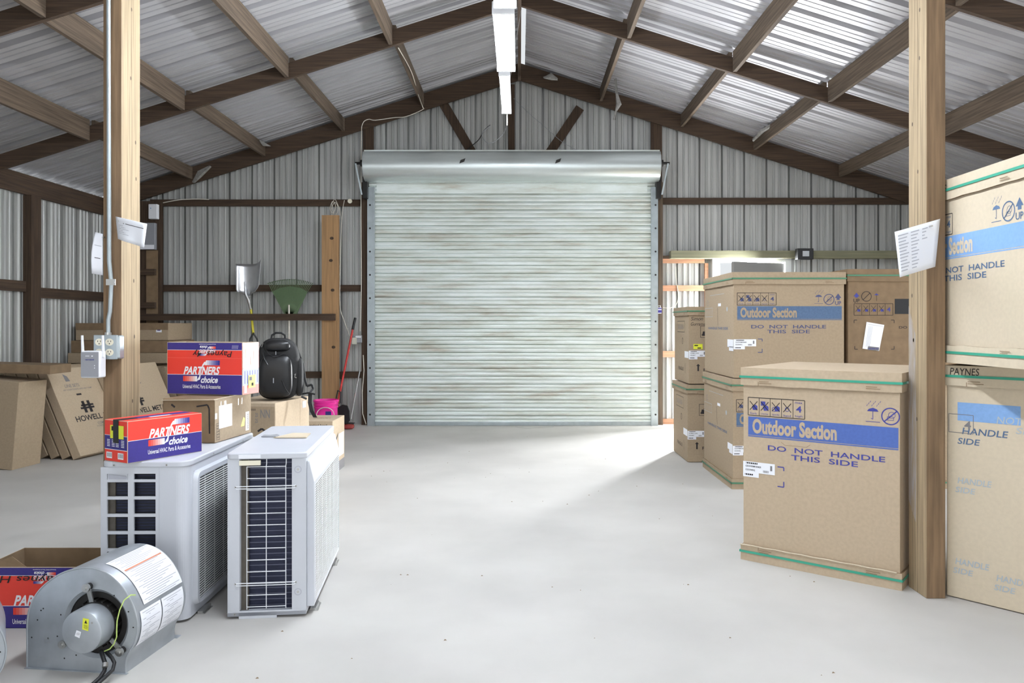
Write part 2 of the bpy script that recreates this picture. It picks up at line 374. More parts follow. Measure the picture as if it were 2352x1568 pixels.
# ------------------------------------------------------------ roll-up door
d = thing('door_1', 'closed galvanized roll-up door in the middle of the back wall', None); struct(d)
xl, xr = PX(851, 10.28), PX(1500, 10.28)
m = MB(); z = .02; pts = []
while z < 3.36:
    pts += [(-.012, z), (.016, z+.008), (.020, z+.03), (.014, z+.052), (.002, z+.056), (.016, z+.062), (.020, z+.08), (.014, z+.1)]; z += .106
vs = [(xl-.02, 10.29-a, b_) for a, b_ in pts]+[(xr+.02, 10.29-a, b_) for a, b_ in pts]; n = len(pts)
m.add(vs, [(i, n+i, n+i+1, i+1) for i in range(n-1)], 'curtain'); m.build('curtain', d)
MB().box(xl, xr, 10.245, 10.275, 0, .05, 'steel').build('bottom_bar', d, bev=.004)
for a, b_, s_ in ((844, 860, 1), (1496, 1511, -1)):
    x0, x1 = PX(a, 10.24), PX(b_, 10.24)
    g = MB().box(x0, x1, 10.225, 10.235, 0, 3.18, 'steel'); e_ = x1 if s_ > 0 else x0
    g.box(e_-.008, e_+.008, 10.205, 10.235, 0, 3.18, 'steel')
    fr = FR((0, 10.225, 0), (1, 0, 0), (0, 0, 1))
    for k in range(10): g.disc(fr, (x0+x1)/2-s_*.01, .15+.31*k, .013, 'blackmetal', .002, 10)
    g.build('guide_track', d)
hx0, hx1 = PX(834, 9.98), PX(1517, 9.98)
prof = [(10.32, 3.60), (10.05, 3.62), (9.99, 3.60), (9.95, 3.54), (9.93, 3.45), (9.94, 3.36), (9.98, 3.29), (10.06, 3.245), (10.2, 3.23), (10.27, 3.24), (10.3, 3.28), (10.32, 3.4)]
m = MB(); n = len(prof)
m.add([(hx0, y, z) for y, z in prof]+[(hx1, y, z) for y, z in prof], [(i, n+i, n+(i+1) % n, (i+1) % n) for i in range(n)], 'hood')
m.build('hood', d, smooth=True)
m = MB()
for x in (hx0-.004, hx1-.004): m.prism([(x, y, z) for y, z in prof], (.008, 0, 0), 'hood')
m.box(hx0, hx1, 10.03, 10.31, 3.612, 3.63, 'curtain')
m.build('hood_cap', d)
fr = FR((0, 9.9295, 0), (1, 0, 0), (0, 0, 1)); m = MB()
for px in (1062, 1282):
    xx = PX(px, 9.93); m.poly(fr, [(xx-.04, 3.43), (xx+.025, 3.455), (xx+.04, 3.5), (xx-.025, 3.475)], 'blackmetal', .002)
m.build('hood_decal', d)
m = MB().box(hx0+.12, hx1-.12, 10.27, 10.285, 3.1, 3.26, 'curtain'); m.build('header_slat', d)
for sgn, xx, e2 in ((-1, hx0, 816), (1, hx1, 1538)):
    m = MB().tube([(xx, 10.1, 3.47), (PX(e2, 10.1), 10.1, 3.47)], .018, 'blackmetal', 10)
    m.cyl((xx+sgn*.04-.015, 10.1, 3.47), .045, .03, 'blackmetal', 'x', 16)
    m.build('axle', d)
    xa = xx+sgn*.085
    MB().bar((xa+sgn*.03, 10.06, 3.46), (xa-sgn*.04, 10.12, 3.06), .02, .012, 'steel', (0, 1, 0)).build('crank_bracket', d)
    MB().box(xa-sgn*.075-.03, xa-sgn*.075+.03, 10.14, 10.3, 3.02, 3.3, 'blackmetal').build('bracket_plate', d)
# walk door in the back wall (open)
d = thing('door_2', 'white walk door standing open in the back wall', None); struct(d)
MB().box(2.60, 2.70, 10.33, 10.45, 0, 2.26, 'doorwhite').box(3.58, 3.66, 10.33, 10.45, 0, 2.26, 'doorwhite').box(2.70, 3.58, 10.33, 10.45, 2.19, 2.26, 'doorwhite').build('door_frame', d)
MB().box(0, .86, -.04, 0, .02, 2.17, 'doorgrey', Matrix.Translation((3.57, 10.34, 0)) @ Matrix.Rotation(-PI+.42, 4, 'Z')).build('door_leaf', d, bev=.004)
MB().cyl((3.0, 9.96, 1.0), .028, .06, 'zinc', 'y', 16).build('door_knob', d)

# ------------------------------------------------------------ strip lights
def striplight(label, x, y0, y1, z, wd, nt_):
    t = thing('strip_light', label, 'light', (x, y0, z), 0, 'strip lights under the ridge'); L = y1-y0
    MB().box(-wd/2, wd/2, 0, L, 0, .045, 'white').build('housing', t, bev=.006)
    for k in range(nt_):
        xx = (k-(nt_-1)/2)*wd*.55
        MB().tube([(xx, .02, -.022), (xx, L-.02, -.024)], .019, 'tube', 10).build('tube', t)
    for yy in (.0, L-.02): MB().box(-wd/2, wd/2, yy, yy+.02, -.045, 0, 'white').build('end_cap', t)
    for yy in (.12, L-.12): MB().tube([(0, yy, .045), (.02-x, yy, RZ-.27-z)], .0035, 'zinc', 6).build('hanging_chain', t)
striplight('lit strip light under the ridge, farthest of the three', -.135, 6.80, 8.04, 3.60, .10, 1)
striplight('wide lit strip light under the ridge, middle of the three', -.115, 5.44, 6.70, 3.60, .16, 2)
striplight('wide lit strip light at the top edge, nearest of those in view', -.10, 4.10, 5.36, 3.60, .16, 2)
striplight('added unseen strip light overhead, level with the standing posts', -.08, 2.76, 4.02, 3.60, .16, 2)  # out of view, added to brighten floor and front faces
striplight('added unseen strip light overhead in front of the standing posts', -.06, 1.42, 2.68, 3.60, .16, 2)  # another added lamp out of view, lights the fronts from above

# ------------------------------------------------------------ cartons
def outdoor_print(m, fr, w_, h, ink='ink', band='inkb', txt='card', mirror=False, band_end=None):
    def tri(u, v): return (u, h-v)
    s = max(w_/.91, 1.0) if w_ < .88 else w_/.91
    def R(u0, v0, u1, v1, mt, off=.0008): m.rect(fr, u0*s, h-v1, u1*s, h-v0, mt, off)
    def icons(u0, v0, u1, v1):
        m.frame(fr, u0*s, h-v1, u1*s, h-v0, .004, 'blk' if ink != 'inkl' else 'greyink')
        cw = (u1-u0)/5
        for k in range(5):
            a = u0+cw*k; c_ = (a+cw/2)*s; vm = h-(v0+v1)/2
            if k: m.line(fr, (a*s, h-v0), (a*s, h-v1), .003, 'blk' if ink != 'inkl' else 'greyink')
            if k < 4:
                m.line(fr, (c_-.022*s, vm-.02), (c_+.022*s, vm+.03), .004, 'blk' if ink != 'inkl' else 'greyink', .0014)
                m.line(fr, (c_+.022*s, vm-.02), (c_-.022*s, vm+.03), .004, 'blk' if ink != 'inkl' else 'greyink', .0014)
                m.text(fr, ('fork', 'clamp', 'spade', 'hand')[k], c_-.02*s, h-v1+.006, .04*s, .012, ink)
                if k < 3:
                    m.poly(fr, [(c_-.004, vm-.02), (c_+.022*s, vm-.018), (c_+.022*s, vm+.004), (c_+.008, vm+.012), (c_-.01, vm+.002)], ink)
                if k == 1: m.rect(fr, c_-.022*s, vm+.008, c_+.004, vm+.032, ink)
                if k == 2: m.ring(fr, c_-.008, vm-.008, .012, .003, ink)
                if k == 3: m.ring(fr, c_, vm-.004, .011, .003, ink)
            else:
                m.text(fr, '4', c_-.015*s, vm-.016, .03*s, .035, ink, .02)
                m.text(fr, 'max', c_-.02*s, h-v0-.02, .04*s, .009, ink); m.text(fr, 'high', c_-.02*s, h-v1+.006, .04*s, .013, ink)
    def weather(ua, ub, uc):
        # umbrella, no-sun circle, UP arrow
        u = ua*s; v = h-.2
        m.poly(fr, [(u-.028, v-.004), (u-.02, v+.008), (u, v+.015), (u+.02, v+.008), (u+.028, v-.004)], ink)
        m.line(fr, (u, v), (u, v-.045), .003, ink); m.line(fr, (u, v-.045), (u-.009, v-.04), .003, ink); m.line(fr, (u-.035, v-.058), (u+.035, v-.058), .003, ink)
        for k in range(9): m.line(fr, (u-.03+.008*k, v+.022+.01*(k % 3)), (u-.026+.008*k, v+.031+.01*(k % 3)), .0022, ink)
        u = ub*s; v = h-.224; m.ring(fr, u, v, .042, .006, ink); m.line(fr, (u-.03, v-.028), (u+.03, v+.028), .006, ink)
        m.ring(fr, u+.006, v+.006, .016, .0022, ink); m.frame(fr, u-.015, v-.02, u+.014, v-.002, .002, ink)
        if uc is None: return
        u = uc*s; v = h-.23
        m.poly(fr, [(u-.012, v+.002), (u+.012, v+.002), (u+.012, v+.018), (u+.026, v+.018), (u, v+.055), (u-.026, v+.018), (u-.012, v+.018)], ink)
        m.text(fr, 'UP', u-.025, v-.04, .05, .032, ink, .015)
    if mirror:
        weather(.155, .105+.02, .055); return
    icons(.03, .17, .35, .272); weather(.70, .785, .86 if w_ > .88 else None)
    be = band_end or (.89 if w_ > .88 else .822); R(.03, .28, be, .385, band)
    R(.03, .388, be, .394, band)
    m.text(fr, 'Outdoor Section', .055*s, h-.375, .465*s, .086, txt, .042, 0, .0016)
    m.text(fr, 'DO  NOT  HANDLE', .145*s, h-.463, .615*s, .029, ink, .012); m.text(fr, 'THIS  SIDE', .276*s, h-.503, .351*s, .029, ink, .012)
    m.pline(fr, [(.2*s, h-.66), (.235*s, h-.66), (.235*s, h-.63)], .006, ink)
    m.pline(fr, [(.2*s, h-.55), (.235*s, h-.55), (.235*s, h-.57)], .006, ink)

def shiplabel(par, fr, u0, v0, wd, ht, lines=('GSA3WE4M15N42K', '1035949G')):
    m = MB()
    m.rect(fr, u0, v0, u0+wd, v0+ht, 'label', .002); m.rect(fr, u0, v0-ht*.42, u0+wd*.5, v0, 'label', .002)
    for k in range(12): m.rect(fr, u0+wd*(.1+.03*k), v0+ht*.8, u0+wd*(.1+.03*k)+wd*.016*(1+k % 2), v0+ht*.93, 'blk', .003)
    m.text(fr, lines[0], u0+wd*.08, v0+ht*.5, wd*.5, ht*.16, 'blk', .01, 0, .003); m.text(fr, lines[1], u0+wd*.08, v0+ht*.16, wd*.3, ht*.16, 'blk', .01, 0, .003)
    for k in range(7): m.rect(fr, u0+wd*(.64+.025*k), v0+ht*.12, u0+wd*(.64+.025*k)+wd*.014, v0+ht*.32, 'greyink', .003)
    for k in range(9): m.rect(fr, u0+wd*(.06+.03*k), v0-ht*.26, u0+wd*(.06+.03*k)+wd*.016*(1+k % 2), v0-ht*.12, 'blk', .003)
    m.rect(fr, u0+wd*.86, v0+ht*.35, u0+wd*.92, v0+ht*.8, 'greyink', .003)
    return m.build('shipping_label', par)

def bigcarton(label, x, y, rot, w_, d_, h, z0=0, cm='card', strap='strap', bottom=True, group='big strapped cartons', lid=.1, top_strap=True):
    t = thing('carton', label, 'carton', (x, y, z0), rot, group)
    MB().box(0, w_, 0, d_, .004, h-.006, cm).build('body', t, bev=.004)
    o_ = .011
    def tray(nm, a, b_, capz):
        m = MB(); rnd = random.Random(int(x*1000+a*77))
        ring_ = [(-o_, -o_), (w_+o_, -o_), (w_+o_, d_+o_), (-o_, d_+o_)]; N = 14; lo = []; hi = []
        for i in range(4):
            p, q = ring_[i], ring_[(i+1) % 4]
            for k in range(N):
                f_ = k/N; xx = p[0]+(q[0]-p[0])*f_; yy = p[1]+(q[1]-p[1])*f_
                bul = 0 if k == 0 else .003*math.sin(f_*PI)+rnd.uniform(-.0012, .0012)
                nx, ny = [(0, -1), (1, 0), (0, 1), (-1, 0)][i]
                lo.append((xx+nx*bul, yy+ny*bul, a+(rnd.uniform(-.002, .002) if nm == 'lid' else 0))); hi.append((xx+nx*bul*.3, yy+ny*bul*.3, b_+(rnd.uniform(-.002, .002) if nm != 'lid' else 0)))
        n = len(lo); m.add(lo+hi, [(i, (i+1) % n, n+(i+1) % n, n+i) for i in range(n)], cm)
        m.add(hi if capz else lo, [tuple(range(n))], cm)
        # undersized inner rim so the edge reads as board
        m.add(lo+[(min(max(p[0], 0), w_), min(max(p[1], 0), d_), p[2]) for p in lo] if nm == 'lid' else hi+[(min(max(p[0], 0), w_), min(max(p[1], 0), d_), p[2]) for p in hi],
              [(i, (i+1) % n, n+(i+1) % n, n+i) for i in range(n)], 'edge')
        ff = FR((0, -o_, 0), (1, 0, 0), (0, 0, 1)); fl = FR((-o_, d_, 0), (0, -1, 0), (0, 0, 1))
        e_ = a if nm == 'lid' else b_; sg = 1 if nm == 'lid' else -1
        for f2, L in ((ff, w_), (fl, d_)):
            for u in (.10, L-.16):
                m.line(f2, (u, e_+sg*.014), (u+.07, e_+sg*.014), .003, 'edge', .0055); m.line(f2, (u, e_+sg*.024), (u+.055, e_+sg*.024), .003, 'edge', .0055)
            m.line(f2, (.095, e_), (.095, e_+sg*.02), .003, 'edge', .0055)
        return m.build(nm, t)
    tray('lid', h-lid, h, True)
    def strp(zz):
        o2 = o_+.006; m = MB()
        for a in ((-o2, w_+o2, -o2, -o2+.003), (-o2, w_+o2, d_+o2-.003, d_+o2), (-o2, -o2+.003, -o2, d_+o2), (w_+o2-.003, w_+o2, -o2, d_+o2)):
            m.box(a[0], a[1], a[2], a[3], zz, zz+.012, strap)
        m.build('strap', t)
    if top_strap: strp(h-lid*.58)
    if bottom: tray('bottom_tray', .0, .085, False); strp(.045)
    return t
def printing(t, fn):
    m = MB(); fn(m); return m.build('printing', t)
FRONT = lambda d_=0: FR((0, 0, 0), (1, 0, 0), (0, 0, 1))
def LEFT(d_): return FR((0, d_, 0), (0, -1, 0), (0, 0, 1))
def RIGHT(w_): return FR((w_, 0, 0), (0, 1, 0), (0, 0, 1))
def TOP(h): return FR((0, 0, h), (1, 0, 0), (0, 1, 0))

# front right carton (turned)
r4 = -math.radians(38.66); w4 = .83; h4 = 1.105
t = bigcarton('large turned carton with blue band on the floor left of the right post', 1.292, 4.43, r4, w4, .86, h4)
printing(t, lambda m: (outdoor_print(m, FRONT(), w4, h4), m.pline(FRONT(), [(.22, h4-.41), (.24, h4-.425), (.36, h4-.425), (.38, h4-.41)], .002, 'edge')))
shiplabel(t, FRONT(), .0, h4-.60, .185, .062)
MB().tube([(-.012+w4*k/12, -.016-.004*(k % 2), .088+.004*(k % 2)) for k in range(13)], .004, 'cardlite', 6).build('torn_edge', t)
# back right pair of stacks
def s2print(m, d_, h, withlabel=True):
    outdoor_print(m, FRONT(), .91, h, 'inkd2', 'inkd', 'card2')
    f = LEFT(d_); L = d_
    m.text(f, 'HANDLE THIS SIDE', L*.15, h-.475, L*.68, .022, 'inkd', .01)
    m.line(f, (L*.2, h-.165), (L*.7, h-.165), .003, 'inkf'); m.ring(f, L*.12, h-.235, .025, .003, 'inkd')
    m.frame(f, .02, h-.36, L*.3, h-.28, .003, 'inkf')
    for k in range(5): m.line(f, (L*(.05+.05*k), h-.345), (L*(.08+.05*k), h-.30), .003, 'inkf')
    m.disc(f, L*.8, h-.3, .02, 'inkf'); m.rect(f, L*.5, h-.27, L*.6, h-.245, 'label')
    m.pline(f, [(L*.48, h-.28), (L*.48, h-.36), (L*.5, h-.44)], .006, 'blk')
t = bigcarton('large strapped floor carton directly behind the turned front carton, under the blue-banded one', 1.754, 6.31, 0, .91, .98, .905, cm='card2', strap='strapd')
printing(t, lambda m: s2print(m, .98, .905)); shiplabel(t, FRONT(), -.0, .30, .17, .055)
m = MB(); f = LEFT(.98); m.rect(f, .83, .31, .98, .365, 'label', .002); m.rect(f, .88, .285, .98, .31, 'label', .002); m.build('wrapped_label', t)
t = bigcarton('blue-banded strapped carton on top of another, left of the one with document pouch', 1.762, 6.315, 0, .91, .98, .875, .907, cm='card2', strap='strapd', bottom=False)
printing(t, lambda m: s2print(m, .98, .875)); shiplabel(t, FRONT(), 0, .875-.61, .185, .058)
m = MB(); f = LEFT(.98); m.rect(f, .80, .255, .98, .32, 'label', .002); m.rect(f, .85, .225, .98, .26, 'label', .002); m.build('wrapped_label', t)
t = bigcarton('strapped carton on the floor below the one with the document pouch', 2.71, 6.33, 0, .91, .95, .925, cm='card2', strap='strapd')
t = bigcarton('upper strapped carton with a clear document pouch on its front', 2.71, 6.33, 0, .91, .95, .88, .928, cm='cardb', strap='strapd', bottom=False)  # shade on this carton is put into its darker card colour
def s3(m):
    h = .88; f = FRONT(); k_ = 'blk'
    # UP, no-sun, umbrella at the left, icon row under them
    u, v = .07, h-.245
    m.poly(f, [(u-.01, v+.01), (u+.01, v+.01), (u+.01, v+.02), (u+.024, v+.02), (u, v+.05), (u-.024, v+.02), (u-.01, v+.02)], 'ink'); m.text(f, 'UP', u-.025, v-.03, .05, .03, 'blk', .01)
    m.ring(f, .152, h-.225, .04, .005, k_); m.line(f, (.125, h-.252), (.18, h-.198), .005, k_)
    m.poly(f, [(.215, h-.215), (.235, h-.2), (.255, h-.215)], 'ink'); m.line(f, (.235, h-.215), (.235, h-.262), .003, k_)
    m.frame(f, .05, h-.38, .37, h-.285, .004, k_)
    for i in range(5):
        c_ = .05+.064*i+.032; vm = h-.33
        if i: m.line(f, (.05+.064*i, h-.38), (.05+.064*i, h-.285), .003, k_)
        if i < 4: m.line(f, (c_-.02, vm-.02), (c_+.02, vm+.03), .003, k_); m.line(f, (c_+.02, vm-.02), (c_-.02, vm+.03), .003, k_); m.rect(f, c_-.005, vm-.02, c_+.02, vm, 'ink')
    m.text(f, '4', .32, h-.35, .03, .035, 'ink', .02)
    m.rect(f, .385, h-.37, .56, h-.245, 'coildark')
    for (a, b_, c_, e_) in ((.05, h-.42, 1, -1), (.38, h-.42, -1, -1), (.055, h-.66, 1, 1), (.38, h-.66, -1, 1)):
        m.pline(f, [(a+.025*c_, b_), (a, b_), (a, b_+.025*e_)], .005, k_)
    m.text(f, 'DO  NOT  HANDLE', .42, h-.49, .4, .02, k_, .01); m.text(f, 'THIS  SIDE', .5, h-.53, .25, .02, k_, .01)
printing(t, s3)
m = MB(); f = FRONT()
m.poly(f, [(.118, .225), (.255, .205), (.298, .42), (.152, .445)][::1], 'paper', .003)
m.poly(f, [(.158, .215), (.252, .207), (.255, .235), (.165, .245)], 'greyink', .004); m.text(f, 'PACKING LIST', .168, .218, .08, .013, 'ink', .02, 0, .005)
m.line(f, (.165, .425), (.285, .408), .003, 'faint', .004)
for k in range(4): m.line(f, (.145+.01*k, .24), (.17+.01*k, .41), .002, 'faint', .004)
m.build('document_pouch', t)
# small pair by the back wall
for z0, lab, dx in ((0, 'smaller carton on the floor beside the walk door, lower of two', 0), (.765, 'smaller carton with yellow sticker, upper of the two beside the walk door', .012)):
    t = bigcarton(lab, 1.647+dx, 7.52, 0, .62, .68, .76, z0, cm='card2', strap='strapd', bottom=False, group='smaller cartons by the walk door', lid=.085)
    def pp(m, up=z0 > 0):
        f = FRONT(); g = LEFT(.68); h = .76
        m.poly(f, [(.085, .13), (.1, .13), (.1, .18), (.112, .18), (.0925, .2), (.073, .18), (.085, .18)], 'blk')
        m.text(f, 'FRAGILE', .145, .125, .22, .03, 'blk', .01)
        m.frame(f, .115, h-.3, .19, h-.19, .004, 'blk'); m.line(f, (.125, h-.28), (.18, h-.21), .004, 'blk'); m.poly(f, [(.13, h-.285), (.175, h-.285), (.17, h-.25), (.14, h-.24)], 'blk')
        m.text(g, 'FRAGILE', .2, .12, .25, .035, 'blk', .0); m.line(g, (.52, .1), (.52, .2), .006, 'blk')
        m.frame(g, .15, h-.25, .5, h-.14, .004, 'blk')
        for k in range(4): m.text(g, '&', .19+.07*k, h-.22, .04, .05, 'greyink')
        m.ring(g, .4, h-.34, .03, .005, 'blk'); m.line(g, (.38, h-.36), (.42, h-.31), .005, 'blk')
        if up:
            m.text(f, 'Simon', .02, h-.135, .12, .035, 'blk', 0, .3); m.text(f, 'Gurrameche', .02, h-.185, .2, .032, 'blk', 0, .3)
    printing(t, pp)
    shiplabel(t, FRONT(), 0, .27 if z0 else .25, .17, .06, ('SZVMXL1.8X2', '1032847'))
    m = MB(); g = LEFT(.68); m.rect(g, .50, .255, .68, .32, 'label', .002); m.build('wrapped_label', t)
    if z0:
        m = MB(); m.rect(FRONT(), .045, .345, .135, .395, 'yellow', .002); m.rect(FRONT(), .055, .375, .09, .385, 'blk', .003); m.rect(FRONT(), .085, .35, .12, .36, 'blk', .003); m.build('yellow_sticker', t)
# stack right of the post
hw = .93
r5 = math.atan2(-.745, .667)
t = bigcarton('lower strapped carton on the floor to the right of the right post', 2.131, 3.828, r5, .9, .9, 1.15, cm='cardlite', bottom=False)
def lp_(m):
    f = FRONT(); h = 1.15
    m.text(f, 'PAYNES', .02, h-.045, .13, .034, 'blk', 0, .1, .014)
    m.rect(f, .05, h-.27, .32, h-.18, 'inkl'); m.frame(f, .01, h-.33, .12, h-.24, .003, 'greyink', .0014); m.text(f, '4', .08, h-.31, .03, .04, 'greyink', .02, 0, .0016)
    m.text(f, 'HANDLE', .07, h-.335, .2, .032, 'inkd', .012, .15); m.text(f, 'SIDE', .05, h-.385, .1, .03, 'inkd', .012, .15)
    m.text(f, 'NOT  HANDLE', .22, h-.27, .32, .035, 'inkf', .01, .15, .0015); m.text(f, 'SIDE', .3, h-.31, .12, .03, 'inkf', .01, .15, .0015)
    m.ring(f, .43, h-.3, .045, .006, 'inkf')
    for (u, v) in ((.05, .46), (.04, 1.0-.14), (.22, 1.0-.1)):
        m.text(f, 'HANDLE', u, h-v-.12, .15, .03, 'inkf', .012, .15); m.text(f, 'SIDE', u-.01, h-v-.165, .09, .028, 'inkf', .012, .15)
printing(t, lp_)
t = bigcarton('upper strapped carton right of the right post, topmost beside the paper', 2.128, 4.12, -PI/2, .905, .905, .905, 1.165, cm='cardlite')
def up_(m):
    outdoor_print(m, FRONT(), .905, .905, 'inkd', 'inkl', 'cardlite'); m.text(FRONT(), 'PAYNES', .16, .905-.06, .16, .036, 'blk', 0, .1, .014)
printing(t, up_)

# ------------------------------------------------------------ red and blue parts cartons
def swoosh(m, f, u, v, s):
    """two bars joined by a thin S stroke, fading to white towards it"""
    for k in range(7):
        a = u+s*(.60+.057*k); m.poly(f, [(a+(s*-.02 if k == 0 else 0), v+s*.517), (a+s*.058, v+s*.517), (a+s*.058, v+s*.635), (a+(s*.03 if k == 0 else 0), v+s*.635)], 'gb%d' % k, .0012)
        a = u+s*(.0+.055*k); m.poly(f, [(a, v+s*.12), (a+s*.056, v+s*.12), (a+s*.056, v+s*.25), (a, v+s*.25)], 'gr%d' % (6-k), .0012)
    P = [(.37, .14, .04), (.43, .17, .07), (.462, .25, .035), (.485, .36, .02), (.515, .46, .024), (.56, .535, .05), (.62, .60, .07)]
    for (a, b_, w1_), (c_, d_, w2_) in zip(P, P[1:]):
        m.poly(f, [(u+s*(a-w1_/2), v+s*b_), (u+s*(a+w1_/2), v+s*b_), (u+s*(c_+w2_/2), v+s*d_), (u+s*(c_-w2_/2), v+s*d_)], 'wht', .0022)
def FLIP(f, u, v): return lambda a, b_, off=0: f(u-a, v-b_, off)
def partners(m, f, w_, h, seam, logo_u, logo_v, s, topband=None):
    m.rect(f, .002, seam, w_-.002, h-.002, 'red', .0005); m.rect(f, .002, .002, w_-.002, seam, 'navy', .0005); m.rect(f, .002, seam-.001, w_-.002, seam+.0012, 'wht', .0008)
    if topband:
        m.rect(f, .002, topband, w_-.002, h-.002, 'navy', .0008); m.rect(f, .002, topband-.001, w_-.002, topband+.001, 'wht', .001)
    swoosh(m, f, logo_u, logo_v, s)
    m.text(f, 'PARTNERS', logo_u+s*.01, logo_v+s*.285, s*1.0, s*.2, 'wht', .035, .35, .0018)
    m.text(f, 'choice', logo_u+s*.485, logo_v+s*.085, s*.465, s*.16, 'wht', .03, .35, .0018)
    m.text(f, 'Universal HVAC Parts & Accessories', logo_u-s*.01, logo_v-s*.05, s*1.03, s*.095, 'wht', .012, 0, .0018)
def openbox(t, w_, d_, h, m_out, inner='cardlite', th=.004):
    MB().box(0, w_, 0, th, 0, h, m_out).box(0, w_, d_-th, d_, 0, h, m_out).box(0, th, th, d_-th, 0, h, m_out).box(w_-th, w_, th, d_-th, 0, h, m_out).box(0, w_, 0, d_, 0, th, m_out)\
        .box(th, w_-th, th, th+.001, th, h, inner).box(th, w_-th, d_-th-.001, d_-th, th, h+.0006, inner).box(th, th+.001, th, d_-th, th, h, inner).build('body', t)
ZU = .735
t = thing('parts_carton', 'small closed red and blue carton with black tape end, on the left air conditioner', 'carton', (-1.741, 3.41, ZU), math.radians(60), 'red and blue parts cartons')
w1, d1, h1 = .385, .17, .187
MB().box(0, w1, 0, d1, 0, h1, 'cardlite').build('body', t, bev=.002)
def b1(m):
    f = FRONT(); partners(m, f, w1, h1, .098, .10, .037, .215)
    g = LEFT(d1); m.rect(g, .002, .002, d1-.002, h1-.002, 'red', .0005); m.rect(g, .002, .055, d1-.002, .118, 'navy', .0008); m.rect(g, .002, .0535, d1-.002, .056, 'wht', .001); m.rect(g, .002, .117, d1-.002, .119, 'wht', .001)
    for a in (.02, .055, .085, .125):
        for k in range(5): m.rect(g, a, .068+.007*k, a+.022, .071+.007*k, 'wht', .0012)
    for a in (.015, .1): m.rect(g, a, .014, a+.042, .042, 'label', .0012); [m.rect(g, a+.006+.006*k, .02, a+.009+.006*k, .038, 'greyink', .0016) for k in range(6)]
    tp = TOP(h1); m.rect(tp, .002, .002, w1-.002, d1-.002, 'red', .0005); m.rect(tp, .01, .06, w1-.01, .12, 'navy', .0009); m.rect(tp, .15, .05, .26, .075, 'wht', .0012)
printing(t, b1)
m = MB(); g = LEFT(d1); m.rect(g, .045, .105, .145, .165, 'yellow', .0022); m.rect(g, .055, .14, .07, .16, 'blk', .0026); m.build('yellow_sticker', t)
MB().rect(LEFT(d1), .068, .085, .108, h1+.003, 'black', .0032).box(-.003, .09, d1-.108, d1-.068, h1+.0015, h1+.003, 'black').build('black_tape', t)

r2 = math.radians(-12); w2, d2, h2 = .46, .165, .285
C1 = (-1.587, 3.99); C1h = .235
# brown carton under it
t = thing('brown_carton', 'worn brown carton with white label, between air conditioner and large parts carton', 'carton', (C1[0]+.003, C1[1], ZU), math.radians(-7), None)
wc, dc = .29, .40
m = MB().box(-wc, 0, 0, dc, 0, C1h-.004, 'cardb'); m.build('body', t, bev=.006)
m = MB(); m.add([(-wc-.004, -.008, C1h-.012), (.002, -.012, C1h-.006), (.004, dc, C1h-.001), (-wc-.004, dc, C1h-.002), (-wc-.004, -.006, C1h-.016), (.002, -.01, C1h-.01), (.004, dc, C1h-.005), (-wc-.004, dc, C1h-.006)], [(0, 1, 2, 3), (7, 6, 5, 4), (0, 4, 5, 1), (1, 5, 6, 2), (2, 6, 7, 3), (3, 7, 4, 0)], 'cardlite')
m.build('top_flap', t)
m = MB(); f = RIGHT(0); m.rect(f, .0, .003, dc, C1h-.008, 'card2', .0006)  # whole right side overlaid in a lighter card tone
for k in range(6): m.frame(f, .015, .015+.015*k, .05, .025+.015*k, .002, 'blk', .0012)
m.poly(f, [(.28, .05), (.32, .05), (.33, .09), (.31, .1)], 'yellow', .001)
for k, a in enumerate((.06, .1, .112, .25, .29)): m.rect(f, a, .175, a+.005, .21, 'tape', .0012)
f2 = FR((-wc, 0, 0), (1, 0, 0), (0, 0, 1)); m.pline(f2, [(.19, .19), (.25, .2), (.26, .18), (.262, .05)], .008, 'blk'); m.pline(f2, [(.05, .2), (.07, .185)], .01, 'blk')
m.build('printing', t)
MB().rect(f, .04, .07, .18, .19, 'label', .002).build('white_label', t); MB().rect(f, 0, .125, .02, .155, 'label', .002).build('white_label', t)
m = MB().rect(f, .335, .02, .375, .125, 'label', .002)
for k in range(8): m.rect(f, .35, .03+.011*k, .368, .035+.011*k, 'greyink', .0026)
m.build('white_label', t)
t = thing('parts_carton', 'large open red and blue carton with handwriting, on the worn brown carton', 'carton', (-1.498-w2*math.cos(r2), 4.15-w2*math.sin(r2), ZU+C1h), r2, 'red and blue parts cartons')
openbox(t, w2, d2, h2, 'cardlite')
def b2(m):
    f = FRONT(); partners(m, f, w2, h2, .108, .10, .044, .225, .243)
    g = FLIP(f, .30, .275); swoosh(m, g, 0, 0, .10); m.text(g, 'PARTNERS', .001, .0285, .1, .02, 'wht', .03, .35, .0026); m.text(g, 'choice', .05, .008, .046, .016, 'wht', .03, .35, .0026)
    m.text(g, 'Universal HVAC Parts & Accessories', -.002, -.002, .103, .005, 'wht', .012, 0, .0026)
    m.text(FLIP(f, .40, .247), 'Paynes  4y', 0, 0, .24, .042, 'blk', .004, .2, .0035)
    m.line(f, (.002, .2), (w2-.002, .198), .0015, 'midr', .0012)
    for k in range(5): m.line(f, (.40+.008*k, .25), (.402+.008*k, .27), .0015, 'wht', .0014)
    g = RIGHT(w2); m.rect(g, .002, .14, d2-.002, h2-.002, 'pinktape', .0008); m.rect(g, .002, .05, d2-.002, .14, 'mixb', .0008); m.rect(g, .002, .002, d2-.002, .05, 'midr', .0008)
    for k in range(6): m.rect(g, .02+.025*k, .06, .027+.025*k, .13, 'navy', .0012)
    for a, b_ in ((.03, .2), (.08, .16), (.11, .19)): m.rect(g, a, b_, a+.012, b_+.05, 'tape', .0016)
printing(t, b2)
